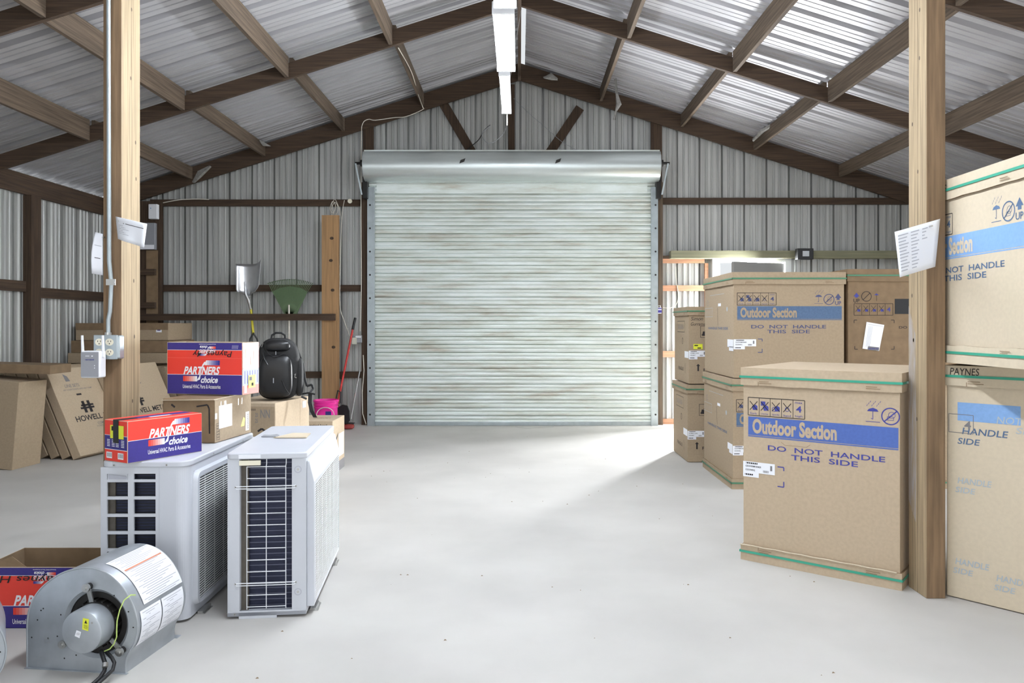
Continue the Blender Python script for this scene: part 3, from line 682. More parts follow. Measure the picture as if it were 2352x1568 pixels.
m = MB(); g = RIGHT(w2); m.rect(g, .055, .035, .125, .105, 'yellow', .003); m.rect(g, .085, .045, .105, .062, 'blk', .0035); m.rect(g, .064, .075, .09, .095, 'greyink', .0035); m.build('yellow_sticker', t)
m = MB(); m.rect(g, .015, .01, .04, .05, 'label', .002); m.build('white_label', t)
# low open parts carton at the left edge
t = thing('parts_carton', 'open red and blue carton on the floor behind the blower at the left edge', 'carton', (-2.40, 3.42, 0), 0, 'red and blue parts cartons')
w3, d3, h3 = .475, .30, .272
openbox(t, w3, d3, h3, 'cardlite', 'cardb')
def b3(m):
    f = FRONT(); partners(m, f, w3, h3, .10, .145, .032, .24, .235)
    g = FLIP(f, .335, .262); swoosh(m, g, 0, 0, .10); m.text(g, 'PARTNERS', .001, .0285, .1, .02, 'wht', .03, .35, .0026); m.text(g, 'choice', .05, .008, .046, .016, 'wht', .03, .35, .0026)
    m.text(g, 'Universal HVAC Parts & Accessories', -.002, -.002, .103, .005, 'wht', .012, 0, .0026)
    m.text(FLIP(f, .36, .245), 'Paynes HH', 0, 0, .33, .042, 'blk', .002, .2, .0035)
printing(t, b3)
m = MB(); m.prism([(.0, .004, h3), (.20, .004, h3), (.13, .012, h3+.045), (.08, .01, h3+.025)], (0, .003, 0), 'cardb'); m.build('torn_flap', t)

# ------------------------------------------------------------ air conditioners
def slats(m, x, y0, y1, z0, z1, pitch=.0112, th=.0046, mt='acshade', dep=.0022):
    z = z0
    while z < z1:
        m.box(x-dep, x, y0, y1, z, z+th, mt); z += pitch
def rrect(w_, d_, r, n=5):
    out = []
    for cx, cy, a0 in ((r, r, PI), (w_-r, r, -PI/2), (w_-r, d_-r, 0), (r, d_-r, PI/2)):
        for k in range(n+1):
            a = a0+PI/2*k/n; out.append((cx+r*math.cos(a), cy+r*math.sin(a)))
    return out
def fan(par, x, yc, zc, R_):
    m = MB().cyl((x-.02, yc, zc), .05, .03, 'coildark', 'x', 20)
    for k in range(3):
        a0 = 2*PI*k/3; N = 8; vs = []
        for i in range(N+1):
            rr = .05+(R_-.05)*i/N
            for s_ in (-.32, .32):
                a = a0+s_+.2*i/N; vs.append((x-.02+s_*.05, yc+rr*math.cos(a), zc+rr*math.sin(a)))
        m.add(vs, [(2*i, 2*i+1, 2*i+3, 2*i+2) for i in range(N)], 'blackmetal')
    m.build('fan', par)
def feet(par, w_, d_, spots):
    for x, y in spots:
        MB().box(x-.022, x+.022, y-.05, y+.05, .0, .004, 'zinc').box(x-.012, x+.012, y-.05, y+.05, .004, .014, 'zinc').build('foot', par)
def screws(par, fr, pts):
    for u, v in pts: MB().disc(fr, u, v, .0055, 'zinc', .002, 12).disc(fr, u, v, .0022, 'blackmetal', .0026, 8).build('screw', par)
# right unit
W_, D_, H_ = .352, .945, .762
t = thing('air_conditioner', 'white outdoor air conditioner unit with exposed coil grid facing forward, right of two', 'air conditioner', (-1.339, 3.52, 0), math.radians(6), 'outdoor air conditioner units')
m = MB().box(0, W_, .0, .002, .012, .036, 'ac').box(0, .054, 0, .012, .036, .735, 'ac').box(.288, W_, 0, .012, .036, .735, 'ac').box(0, .012, .012, D_, .012, .735, 'ac').box(0, W_, D_-.012, D_, .012, .735, 'ac')
m.box(W_-.012, W_, .012, .06, .012, .735, 'ac').box(W_-.012, W_, .06, D_-.012, .012, .05, 'ac').box(W_-.012, W_, .06, D_-.012, .7, .735, 'ac').box(0, W_, 0, D_, .012, .03, 'ac').box(.05, .22, .0, .012, .0, .03, 'ac')
m.box(.045, .054, .012, .04, .036, .735, 'ac').box(.288, .297, .012, .04, .036, .735, 'ac')
m.build('casing', t, bev=.003)
MB().prism([(x-.004, y-.006, .733) for x, y in rrect(W_+.008, D_+.01, .025)], (0, 0, .029), 'ac').build('top_cover', t, smooth=True, bev=.006, seg=3)
m = MB().box(.054, .30, .045, .075, .03, .735, 'coil').box(.054, .086, .03, .045, .03, .735, 'coilside')
for k in range(26): m.box(.088, .288, .043, .046, .045+.0265*k, .049+.0265*k, 'tubeline')
m.build('coil', t)
m = MB(); r_ = .0022
for x in (.084, .171, .259): m.tube([(x, .010, .04), (x, .010, .70), (x+.003, .004, .712), (x+.003, .004, .735)] if x > .1 else [(x, .010, .04), (x, .010, .697)], r_, 'white', 6)
for k in range(13): m.tube([(.084, .008, .697-.0538*k), (.259, .008, .697-.0538*k)], r_, 'white', 6)
for zz in (.610, .166):
    for q in (0, .011): m.tube([(.036, .002, zz-q*.6), (.040, -.008, zz-q), (.300, -.008, zz-q), (.306, .002, zz-q*.6)], r_, 'white', 6)
m.build('wire_guard', t)
screws(t, FRONT(), [(.036, .606), (.306, .606), (.036, .162), (.306, .162), (.034, .742), (.095, .745), (.300, .742), (.033, .022)])
for zz in (.683, .117):
    m = MB(); m.disc(FRONT(), .316, zz, .017, 'faint', .0015, 20); m.disc(FRONT(), .316, zz, .012, 'ac', .002, 20); m.disc(FRONT(), .316, zz, .006, 'zinc', .003, 12); m.build('recessed_screw', t)
MB().box(.052, .148, -.004, .006, .705, .728, 'outlet').box(.05, .15, -.009, -.0065, .738, .755, 'label').build('rating_plate', t, bev=.002)
gx = W_+.034
m = MB().prism([(W_, .02, .04), (gx, .02, .04), (gx, .02, .62), (W_+.012, .02, .715), (W_, .02, .72)], (0, .05, 0), 'ac')
m.prism([(W_, .07, .605), (gx, .07, .60), (gx, .07, .62), (W_+.012, .07, .715), (W_, .07, .72)], (0, .85, 0), 'ac')
m.box(W_, gx, .07, .92, .04, .055, 'ac').box(W_, gx, .905, .92, .055, .61, 'ac')
m.build('grille_frame', t, bev=.003)
m = MB(); slats(m, gx-.001, .07, .905, .058, .60)
for yy in (.2, .34, .48, .62, .76): m.box(gx-.012, gx-.009, yy, yy+.004, .055, .60, 'acshade')
m.build('grille', t)
MB().box(W_-.006, W_-.002, .06, D_-.02, .05, .70, 'coildark').build('cavity_shade_sheet', t); fan(t, W_+.014, .49, .34, .24)  # dark sheet painted in for the shade inside the cabinet
feet(t, W_, D_, [(W_+.022, .12), (W_+.022, .80), (-.0, .12)])
# card scrap and tape on top
o = MB().add([(0, 0, 0), (.17, .0, 0), (.15, .16, 0), (.05, .17, 0)]+[(0, 0, .003), (.17, 0, .006), (.15, .16, .003), (.05, .17, .003)], [(3, 2, 1, 0), (4, 5, 6, 7), (0, 1, 5, 4), (1, 2, 6, 5), (2, 3, 7, 6), (3, 0, 4, 7)], 'cardlite').build('cardboard_scrap')
o.location = (-1.275, 3.98, .7645); tag(o, 'torn flat scrap of cardboard lying on the right air conditioner', 'cardboard')
o = MB().prism([(0, 0, 0), (.075, .0, 0), (.08, .05, 0), (.055, .085, 0), (.03, .05, 0), (-.005, .06, 0)], (0, 0, .003), 'greypl').build('tape_scrap')
o.location = (-1.352, 4.02, .7645); tag(o, 'grey scrap of crumpled tape beside the cardboard scrap on the air conditioner', 'tape')

# left unit
W_, D_, H_ = .388, .93, ZU
t = thing('air_conditioner', 'white outdoor air conditioner unit carrying the cartons, left of two', 'air conditioner', (-1.893, 3.47, 0), math.radians(1), 'outdoor air conditioner units')
ucols = [(.028, .122), (.148, .246)]; zrows = [(.652, .678)]+[(.575-.0785*k, .640-.0785*k) for k in range(7)]
m = MB(); xe = W_-.05
def strip(x0, x1, z0, z1): m.box(x0, x1, 0, .01, z0, z1, 'ac')
strip(0, .028, .012, .708); strip(.122, .148, .012, .708); strip(.246, xe, .012, .708)
for c0, c1 in ucols:
    zz = [.012]+[q for rr in sorted(zrows) for q in rr]+[.708]
    for i in range(0, len(zz), 2): strip(c0, c1, zz[i], zz[i+1])
arc = [(xe+.05*math.sin(PI/2*k/8), .05-.05*math.cos(PI/2*k/8)) for k in range(9)]; arc2 = [(xe+.04*math.sin(PI/2*k/8), .05-.04*math.cos(PI/2*k/8)) for k in range(9)]
m.prism([(x, y, .012) for x, y in arc+arc2[::-1]], (0, 0, .696), 'ac')
m.box(0, .01, .01, D_, .012, .708, 'ac').box(0, W_, D_-.01, D_, .012, .708, 'ac').box(W_-.01, W_, .05, .075, .012, .708, 'ac').box(W_-.01, W_, .075, D_-.01, .012, .06, 'ac').box(W_-.01, W_, .075, D_-.01, .675, .708, 'ac').box(.0, W_-.02, .02, D_, .012, .025, 'ac')
m.build('casing', t, smooth=False)
MB().prism([(x-.004, y-.004, .706) for x, y in rrect(W_+.008, D_+.008, .05, 7)], (0, 0, .028), 'ac').build('top_cover', t, smooth=True, bev=.006, seg=3)
m = MB().box(.055, .26, .03, .05, .025, .70, 'coil').box(.012, .055, .022, .03, .025, .70, 'coilside')
for k in range(50): m.box(.056, .26, .028, .031, .03+.0133*k, .033+.0133*k, 'coildark')
m.build('coil', t)
MB().box(.03, .12, .002, .012, .652, .678, 'ac').prism([(.035, .002, .654), (.115, .002, .654), (.115, -.004, .668), (.035, -.004, .676)], (0, .002, 0), 'faint').build('recessed_handle', t)
screws(t, FR((0, -.004, 0), (1, 0, 0), (0, 0, 1)), [(.062, .718), (.298, .718)]); screws(t, RIGHT(W_+.004), [(.3, .718), (.72, .718)]); MB().line(FRONT(), (.263, .02), (.263, .706), .0012, 'faint', .001).build('panel_seam', t)
gx = W_+.022; y0, y1, z0, z1 = .06, .90, .05, .675
m = MB()
ro = [(y0+a, z0+b_) for a, b_ in rrect(y1-y0, z1-z0, .04)]; ri = [(y0+.028+a, z0+.028+b_) for a, b_ in rrect(y1-y0-.056, z1-z0-.056, .018)]
n = len(ro); vs = [(W_-.004, a, b_) for a, b_ in ro]+[(gx, a+(.007 if a < .5 else -.007), b_+(.007 if b_ < .4 else -.007)) for a, b_ in ro]+[(gx, a, b_) for a, b_ in ri]+[(W_-.004, a, b_) for a, b_ in ri]
m.add(vs, [(k*n+i, k*n+(i+1) % n, (k+1)*n+(i+1) % n, (k+1)*n+i) for k in range(3) for i in range(n)], 'ac'); m.build('grille_frame', t, smooth=True)
m = MB(); slats(m, gx-.003, y0+.028, y1-.028, z0+.032, z1-.03)
for yy in (.18, .3, .42, .54, .66, .78): m.box(gx-.014, gx-.011, yy, yy+.004, z0+.03, z1-.03, 'acshade')
m.build('grille', t)
MB().box(W_-.006, W_-.003, .075, D_-.02, .06, .675, 'coildark').build('cavity_shade_sheet', t); fan(t, W_+.008, .48, .36, .26)  # same dark sheet for the shaded cavity behind this grille
feet(t, W_, D_, [(W_+.015, .16), (W_+.015, .78), (-.0, .16)])

# ------------------------------------------------------------ blowers
def catmull(P, n=5):
    out = []
    for i in range(len(P)-1):
        p0, p1, p2, p3 = P[max(i-1, 0)], P[i], P[i+1], P[min(i+2, len(P)-1)]
        for k in range(n):
            t_ = k/n; out.append(tuple(.5*(2*p1[j]+(p2[j]-p0[j])*t_+(2*p0[j]-5*p1[j]+4*p2[j]-p3[j])*t_*t_+(3*p1[j]-p0[j]-3*p2[j]+p3[j])*t_**3) for j in (0, 1)))
    return out+[P[-1]]
SC = [(0, .0), (0, .10), (.0, .17), (.01, .232), (.045, .298), (.105, .352), (.175, .388), (.262, .404), (.34, .386), (.405, .336), (.45, .262), (.468, .190), (.458, .126), (.432, .082), (.418, .045), (.418, 0)]
OUT = catmull(SC)
HC = (.294, .187)
def blower(label, loc, rz):
    t = thing('blower', label, 'blower', loc, rz, 'galvanized furnace blowers'); L = .335
    def ray(a):
        d_ = (math.cos(a), math.sin(a)); best = None; P = OUT+[OUT[0]]
        for (x1, y1), (x2, y2) in zip(P, P[1:]):
            ex, ey = x2-x1, y2-y1; den = d_[0]*ey-d_[1]*ex
            if abs(den) < 1e-9: continue
            tt = ((x1-HC[0])*ey-(y1-HC[1])*ex)/den; uu = ((x1-HC[0])*d_[1]-(y1-HC[1])*d_[0])/den
            if tt > 0 and -1e-6 <= uu <= 1+1e-6 and (best is None or tt > best): best = tt
        return (HC[0]+d_[0]*best, HC[1]+d_[1]*best)
    angs = sorted(set([2*PI*k/72 for k in range(72)]+[math.atan2(p[1]-HC[1], p[0]-HC[0]) % (2*PI) for p in ((0, 0), (.418, 0), (0, .1))]))
    def plate(y, face):
        m = MB(); n = len(angs); vs = []; th = .002
        for yy in (y, y+th):
            rings = [[ray(a) for a in angs], [(HC[0]+.135*math.cos(a), HC[1]+.135*math.sin(a)) for a in angs], [(HC[0]+.122*math.cos(a), HC[1]+.122*math.sin(a)) for a in angs]]
            # keep the bell mouth inside the outline
            for k_, rg in enumerate(rings):
                for i, (u, v) in enumerate(rg):
                    vs.append((u, yy+(0 if k_ < 2 else .012*face), v))
        fs = []
        for s_ in (0, 1):
            for k_ in range(2):
                for i in range(n):
                    j = (i+1) % n; o_ = s_*3*n
                    fs.append((o_+k_*n+i, o_+k_*n+j, o_+(k_+1)*n+j, o_+(k_+1)*n+i))
        fs += [(i, (i+1) % n, 3*n+(i+1) % n, 3*n+i) for i in range(n)]
        m.add(vs, fs, 'blower')
        if face > 0:
            f = FR((0, y, 0), (1, 0, 0), (0, 0, 1))
            for u, v in ((.02, .12), (.045, .19), (.06, .228), (.07, .236), (.145, .215), (.13, .13), (.21, .06), (.45, .18), (.43, .24), (.37, .30), (.40, .09), (.09, .12), (.16, .045)): m.disc(f, u, v, .0032, 'blackmetal', .0008, 8)
            m.frame(f, .075, .102, .095, .12, .001, 'zinc')
        return m.build('side_plate', t)
    plate(0, 1); plate(L-.002, -1)
    m = MB(); n = len(OUT)
    I = [(u+(.003 if u < .25 else -.003), v) for u, v in OUT]
    m.add([(u, 0.001, v) for u, v in OUT]+[(u, L-.001, v) for u, v in OUT], [(i, i+1, n+i+1, n+i) for i in range(n-1)], 'blower')
    m.build('scroll_wrap', t, smooth=True)
    MB().tube([(u, 0, v) for u, v in OUT], .0035, 'blower', 6).build('rim', t, smooth=True)
    MB().box(-.004, .43, -.012, .0, 0, .003, 'blower').box(-.004, .43, L, L+.03, 0, .003, 'blower').box(0, .418, 0, L, 0.0, .003, 'blower').build('bottom_flange', t)
    # wheel
    m = MB()
    for k in range(44):
        a = 2*PI*k/44; c_, s_ = math.cos(a), math.sin(a)
        p = [V3((HC[0]+r_*math.cos(a+q), 0.02, HC[1]+r_*math.sin(a+q))) for r_, q in ((.098, 0), (.120, .12))]
        m.add([p[0], p[1], p[1]+V3((0, L-.05, 0)), p[0]+V3((0, L-.05, 0))], [(0, 1, 2, 3)], 'blackmetal')
    for yy in (.018, L-.03):
        m.lathe([(.096, 0), (.122, 0), (.122, .008), (.096, .008), (.096, 0)], 'blackmetal', (HC[0], yy, HC[1]), 'y', 40)
    m.lathe([(.0001, 0), (.118, 0)], 'coildark', (HC[0], L*.55, HC[1]), 'y', 40)
    m.build('fan_wheel', t)
    # motor
    m = MB().lathe([(.0001, -.085), (.076, -.085), (.081, -.082), (.083, -.074), (.083, -.01), (.08, .0), (.083, .01), (.083, .07), (.0001, .07)], 'blower', (HC[0], 0, HC[1]), 'y', 48)
    m.build('motor', t, smooth=True)
    m = MB().lathe([(.084, -.008), (.087, -.008), (.087, .06), (.084, .06)], 'blackmetal', (HC[0], 0, HC[1]), 'y', 40)
    for k in range(20):
        a = 2*PI*k/20; m.box(-.004, .004, -.006, .055, .084, .094, 'blackmetal', Matrix.Translation((HC[0], 0, HC[1])) @ Matrix.Rotation(a, 4, 'Y'))
    m.build('motor_vents', t)
    f = FR((HC[0], -.085, HC[1]), (1, 0, 0), (0, 0, 1)); m = MB()
    m.poly(f, [(.005, .012), (.03, .006), (.033, .052), (.008, .055)], 'yellow', .001); m.poly(f, [(.014, .036), (.026, .034), (.021, .048)], 'blk', .0016)
    for k in range(4): m.line(f, (.012, .018+.004*k), (.028, .014+.004*k), .001, 'blk', .0016)
    m.poly(f, [(-.026, -.015), (-.006, -.022), (.001, .002), (-.018, .008)], 'label', .001); m.text(f, '153', -.018, -.01, .012, .008, 'greyink', 0, 0, .0016)
    m.disc(f, .045, .038, .004, 'zinc', .001, 10); m.build('motor_label', t)
    for a in (100, 212, -40):
        a = math.radians(a); c_, s_ = math.cos(a), math.sin(a); B = V3((HC[0]+.148*c_, -.012, HC[1]+.148*s_)); A = V3((HC[0]+.085*c_, -.004, HC[1]+.085*s_))
        m = MB().bar(A, B, .018, .006, 'zinc', (0, 1, 0)); m.cyl((B[0], -.02, B[2]), .013, .02, 'blackmetal', 'y', 16); m.cyl((B[0], -.028, B[2]), .016, .01, 'zinc', 'y', 18); m.cyl((B[0], -.034, B[2]), .007, .008, 'zinc', 'y', 8)
        m.build('motor_arm', t)
    return t, L
t, L = blower('galvanized blower with paper labels and motor facing forward, in front of the left air conditioner', (-1.943, 3.03, 0), math.radians(-7))
# labels on the wrap
def wraplabel(i0, i1, y0, y1, lines, name='paper_label', rule=None):
    m = MB(); P = OUT[i0:i1+1]; Q = []
    for i in range(i0, i1+1):
        a, b_ = OUT[max(i-1, 0)], OUT[min(i+1, len(OUT)-1)]; tx, tz = b_[0]-a[0], b_[1]-a[1]; l = math.hypot(tx, tz); Q.append((OUT[i][0]-tz/l*.003, OUT[i][1]+tx/l*.003, -tz/l, tx/l))
    n = len(Q); m.add([(q[0], y0, q[1]) for q in Q]+[(q[0], y1, q[1]) for q in Q], [(i, i+1, n+i+1, n+i) for i in range(n-1)], 'paper')
    for k in range(lines):
        s_ = (k+1)/(lines+1)*(n-1); i = int(s_); f_ = s_-i
        if i >= n-1: continue
        x = Q[i][0]+(Q[i+1][0]-Q[i][0])*f_; z = Q[i][1]+(Q[i+1][1]-Q[i][1])*f_; nx, nz = Q[i][2], Q[i][3]; x2 = x+(Q[i+1][0]-Q[i][0])*.16; z2 = z+(Q[i+1][1]-Q[i][1])*.16
        c_ = 'orange' if rule == k else 'faint'; kk = .001
        if rule == k: x2 = x+(Q[i+1][0]-Q[i][0])*.45; z2 = z+(Q[i+1][1]-Q[i][1])*.45
        ya, yb = (y0+.012, y1-.012) if rule == k else (y0+.012+.02*((k*7) % 3), y1-.015-.03*((k*5) % 4))
        m.add([(x+nx*kk, ya, z+nz*kk), (x+nx*kk, yb, z+nz*kk), (x2+nx*kk, yb, z2+nz*kk), (x2+nx*kk, ya, z2+nz*kk)], [(0, 1, 2, 3)], c_)
    m.build(name, t)
wraplabel(37, 51, .055, .325, 26, rule=8)
wraplabel(52, 63, .02, .155, 18); wraplabel(52, 63, .162, .315, 18)
pts = [W3(340, 1376, 2.93)]
def loc(p): return (p[0]-HC[0]*0, p[1], p[2])
m = MB(); BL = Matrix.Translation((-1.943, 3.03, 0)) @ Matrix.Rotation(math.radians(-7), 4, 'Z'); BI = BL.inverted()
def bw(px, py, Y): return BI @ W3(px, py, Y)
m.tube([bw(*q) for q in ((311, 1366, 2.97), (300, 1366, 2.95), (285, 1378, 2.93), (275, 1400, 2.92), (269, 1425, 2.92), (268, 1445, 2.92), (268, 1462, 2.92), (262, 1478, 2.92), (252, 1490, 2.93), (240, 1495, 2.95))], .0024, 'wiregy', 6); m.build('ground_wire', t, smooth=True)
m = MB(); m.tube([bw(*q) for q in ((232, 1495, 2.96), (237, 1510, 2.93), (242, 1525, 2.92), (240, 1540, 2.90), (230, 1556, 2.88), (212, 1572, 2.85), (190, 1582, 2.82))], .008, 'black', 8)
m.tube([bw(*q) for q in ((245, 1498, 2.96), (257, 1510, 2.93), (263, 1522, 2.92), (259, 1538, 2.90), (243, 1553, 2.88), (222, 1572, 2.85), (200, 1582, 2.82))], .007, 'black', 8)
m.tube([bw(242, 1522, 2.91), bw(241, 1532, 2.90)], .011, 'zinc', 8); m.build('power_cord', t, smooth=True)
blower('galvanized blower cut off by the left edge, only its rim and fins showing', (-2.235, 2.50, 0), math.radians(34))

# ------------------------------------------------------------ left pile of cartons
def flatbox(name, label, T, w_, d_, h, cm, cat='carton', group=None, seam=True):
    o = bpy.data.objects.new(name, None); sc.collection.objects.link(o); o.matrix_world = T; tag(o, label, cat, group)
    MB().box(0, w_, 0, d_, 0, h, cm).build('body', o, bev=.004)
    return o
def howell(par, f, w_, h, big=True):
    m = MB()
    x, z = .35, .53*h; s = .065
    m.rect(f, x-s*.9, z-s, x-s*.3, z+s, 'blk'); m.rect(f, x+s*.25, z-s, x+s*.85, z+s, 'blk'); m.rect(f, x-s*1.5, z-s*.35, x+s*1.5, z-s*.02, 'blk'); m.rect(f, x-s*1.2, z+s*.1, x+s*1.5, z+s*.42, 'blk')
    m.text(f, 'HOWELL METAL', .13, .37*h, .68, .062, 'blk', .02)
    m.text(f, 'COMPANY', .40, .31*h, .2, .025, 'greyink', .01); m.text(f, 'FLORENCE, ALABAMA', .38, .28*h, .24, .018, 'greyink', .0)
    m.text(f, 'LINE SETS', .16, .77*h, .2, .035, 'greyink', .01); m.text(f, 'AIR CONDITIONING AND HEAT PUMP', .12, .735*h, .4, .016, 'greyink', .01)
    m.poly(f, [(.2, .84*h), (.26, .84*h), (.24, .9*h), (.19, .93*h)], 'greyink'); m.rect(f, .27, .67*h, .34, .69*h, 'blk')
    return m.build('printing', par)
def leaning(base, far, n, step, th, lab, len0=None, aw=.403, hz=.861, deep=None, text=False, group='leaning flat cartons', cm='card'):
    b0 = V3((*base, 0)); b1 = V3((*far, 0)); e = (b1-b0).normalized(); L_ = (b1-b0).length; perp = V3((-e.y, e.x, 0))   # to the left
    up = (perp*aw+V3((0, 0, hz))).normalized(); S = math.hypot(aw, hz); nrm = e.cross(up).normalized()
    for k in range(n):
        O = b0+perp*(k*step)-e*(-.02*k)-nrm*th
        # local x along e, z along up, y into thickness (away from the lettered face = -nrm)
        T = Matrix(((e.x, -nrm.x, up.x, 0), (e.y, -nrm.y, up.y, 0), (e.z, -nrm.z, up.z, 0), (0, 0, 0, 1)))
        O = b0+perp*(k*step)+V3((0, 0, 0.0)); T.translation = O+V3((0, 0, abs(nrm.z)*th if nrm.z > 0 else 0))
        o = flatbox('flat_carton', lab[k], T, (len0 if k == 0 and len0 else L_-.03*k), th, S, cm if k == 0 else 'card2', 'carton', group)  # cartons behind the first get duller card for the shade there
        if k == 0 and text: howell(o, FRONT(), L_, S)
leaning((-4.36, 7.63), (-4.10, 9.14), 5, .125, .095,
        ['leaning flat carton with black mark and lettering, left of the left post', 'leaning flat carton directly behind the lettered one', 'leaning flat carton, third in the row behind the lettered one',
         'leaning flat carton, fourth in the row behind the lettered one', 'leaning flat carton, rearmost of the row nearest the left wall'], len0=.85, text=True)
leaning((-4.14, 8.26), (-3.985, 9.17), 1, .12, .095, ['leaning flat carton with black lettering, seen just right of the left post'], text=True)
leaning((-3.83, 9.26), (-3.68, 10.02), 3, .15, .12,
        ['leaning brown carton near the back wall, right one of three', 'leaning brown carton near the back wall, middle of three', 'leaning brown carton near the back wall, left one of three'], aw=.36, hz=.79, group='leaning brown cartons by the back wall', cm='cardb')
# box at the left edge, leaning
T = Matrix.Translation((-5.42, 7.18, .006)) @ Matrix.Rotation(math.radians(-5), 4, 'Z') @ Matrix.Rotation(math.radians(5), 4, 'Y')
o = flatbox('tall_carton', 'tall brown carton cut off by the left edge, beside the leaning flat cartons', T, .72, .37, .82, 'card2')
o.location.z += .055
T = Matrix.Translation((-5.30, 7.2, .905)) @ Matrix.Rotation(math.radians(2), 4, 'Z') @ Matrix.Rotation(math.radians(1.5), 4, 'Y')
o = flatbox('flat_carton', 'flat brown carton with small white label lying on the tall left carton', T, .88, .36, .085, 'cardb')
MB().rect(FRONT(), .30, .02, .38, .06, 'label', .002).rect(FRONT(), .31, .03, .37, .036, 'greyink', .003).build('white_label', o)
# stacked flat cartons at the back, their card darkened for the shade there
pl = [(-5.58, 9.5, 0, .9, .8, .87, 'cardb', 'big brown carton under the stacked flat cartons in the back left corner'),
      (-5.56, 9.45, .873, 1.22, .75, .125, 'card2', 'flat carton, lowest of three stacked in the back left corner'),
      (-5.55, 9.5, 1.0, 1.21, .75, .15, 'cardb', 'flat carton, middle of three stacked in the back left corner'),
      (-5.52, 9.55, 1.153, 1.15, .7, .215, 'card2', 'flat carton with small white label, topmost in the back left corner')]
for i, (x, y, z, a, b_, c_, cm, lab) in enumerate(pl):
    o = flatbox('stacked_carton', lab, Matrix.Translation((x, y, z)), a, b_, c_, cm, 'carton', 'cartons in the back left corner')
    if i == 3:
        MB().rect(FRONT(), 1.0, .10, 1.07, .15, 'label', .002).rect(FRONT(), 1.015, .12, 1.055, .13, 'ink', .003).build('white_label', o)
        MB().box(-.0, 1.15, -.006, .0, .13, .215, 'cardb').build('side_flap', o)
# corner cabinet-like boarding with boxes
t = thing('corner_post', 'dark corner boarding with wooden blocks beside the back left corner', 'post', (PX(346, 10.3), 10.3, 0))
MB().box(-.15, .13, .0, .085, 0, roof(5.1)-.26, 'dark_z').build('body', t)
for zz in (PZ(632, 10.3), PZ(708, 10.3)): MB().box(-.14, .085, -.07, -.002, zz, zz+.08, 'dark_x').build('block', t)
MB().box(-.05, .10, -.02, -.001, PZ(755, 10.3), PZ(575, 10.3), 'cardb').build('brown_panel', t)
t = tag(MB().box(PX(343, 10.25), PX(363, 10.25), 10.22, 10.29, PZ(503, 10.25), PZ(469, 10.25), 'white').disc(FR((0, 10.22, 0), (1, 0, 0), (0, 0, 1)), PX(346, 10.22), PZ(478, 10.22), .008, 'inkl').build('wall_router', bev=.008), 'small white wireless box high on the corner boarding', 'electronics')
t = tag(MB().box(PX(318, 10.25), PX(357, 10.25), 10.23, 10.297, PZ(573, 10.25), PZ(512, 10.25), 'greypl').rect(FR((0, 10.23, 0), (1, 0, 0), (0, 0, 1)), PX(322, 10.23), PZ(572, 10.23), PX(354, 10.23), PZ(562, 10.23), 'label', .002).build('breaker_box', bev=.004), 'grey electrical box below the white wireless box on the corner boarding', 'electrical box')

# ------------------------------------------------------------ cartons behind the units
t = thing('lettered_carton', 'low brown carton with black lettering along its top edge, behind the right air conditioner', 'carton', (-2.075, 6.865, 0), 0)
MB().box(0, .405, 0, .46, 0, .487, 'card').build('body', t, bev=.004)
def cp(m):
    f = FRONT(); m.text(f, 'Copeland Scroll', .17, .435, .185, .024, 'blk', .012)
    m.poly(f, [(.03, .395), (.06, .395), (.06, .43), (.068, .43), (.045, .46), (.022, .43), (.03, .43)], 'blk', .001)
    m.rect(f, .0, .385, .012, .415, 'blk')
    g = RIGHT(.405); m.poly(g, [(.10, .30), (.15, .33), (.21, .36), (.20, .34), (.14, .29)], 'blk', .001); m.rect(g, .0, 0, .46, .09, 'greyink', .001)
    tp = TOP(.487); m.text(tp, 'SCROLL', .18, .2, .16, .06, 'edge', 0)
printing(t, cp)
MB().rect(RIGHT(.405), .22, .13, .42, .34, 'label', .002).build('white_label', t)
for k in range(5): pass
t = thing('plain_carton', 'pale carton standing behind the right unit with the black backpack on top', 'carton', (-1.712, 5.38, 0), math.radians(-9))
MB().box(-.40, 0, 0, .56, 0, .80, 'card').build('body', t, bev=.005)
def pc(m):
    f = FR((-.40, 0, 0), (1, 0, 0), (0, 0, 1))
    m.rect(f, .21, .3, .395, .775, 'card2', .0006)  # part of the front overlaid in a duller card tone
    m.text(f, 'NN', .29, .695, .07, .06, 'greyink', .01); m.text(f, '20', .25, .70, .02, .03, 'greyink', .01); m.text(f, '25', .25, .66, .02, .03, 'greyink', .01)
    for k in range(4): m.rect(f, .22+.009*k, .745, .224+.009*k, .76, 'blk')
    m.pline(f, [(.27, .60), (.30, .62), (.33, .60), (.325, .56), (.30, .545), (.28, .55), (.30, .52), (.29, .49), (.31, .47), (.34, .45)], .014, 'blk')
    g = RIGHT(0); m.rect(g, .44, .72, .50, .77, 'faint', .001); m.line(g, (.4, .01), (.4, .795), .002, 'edge')
printing(t, pc)

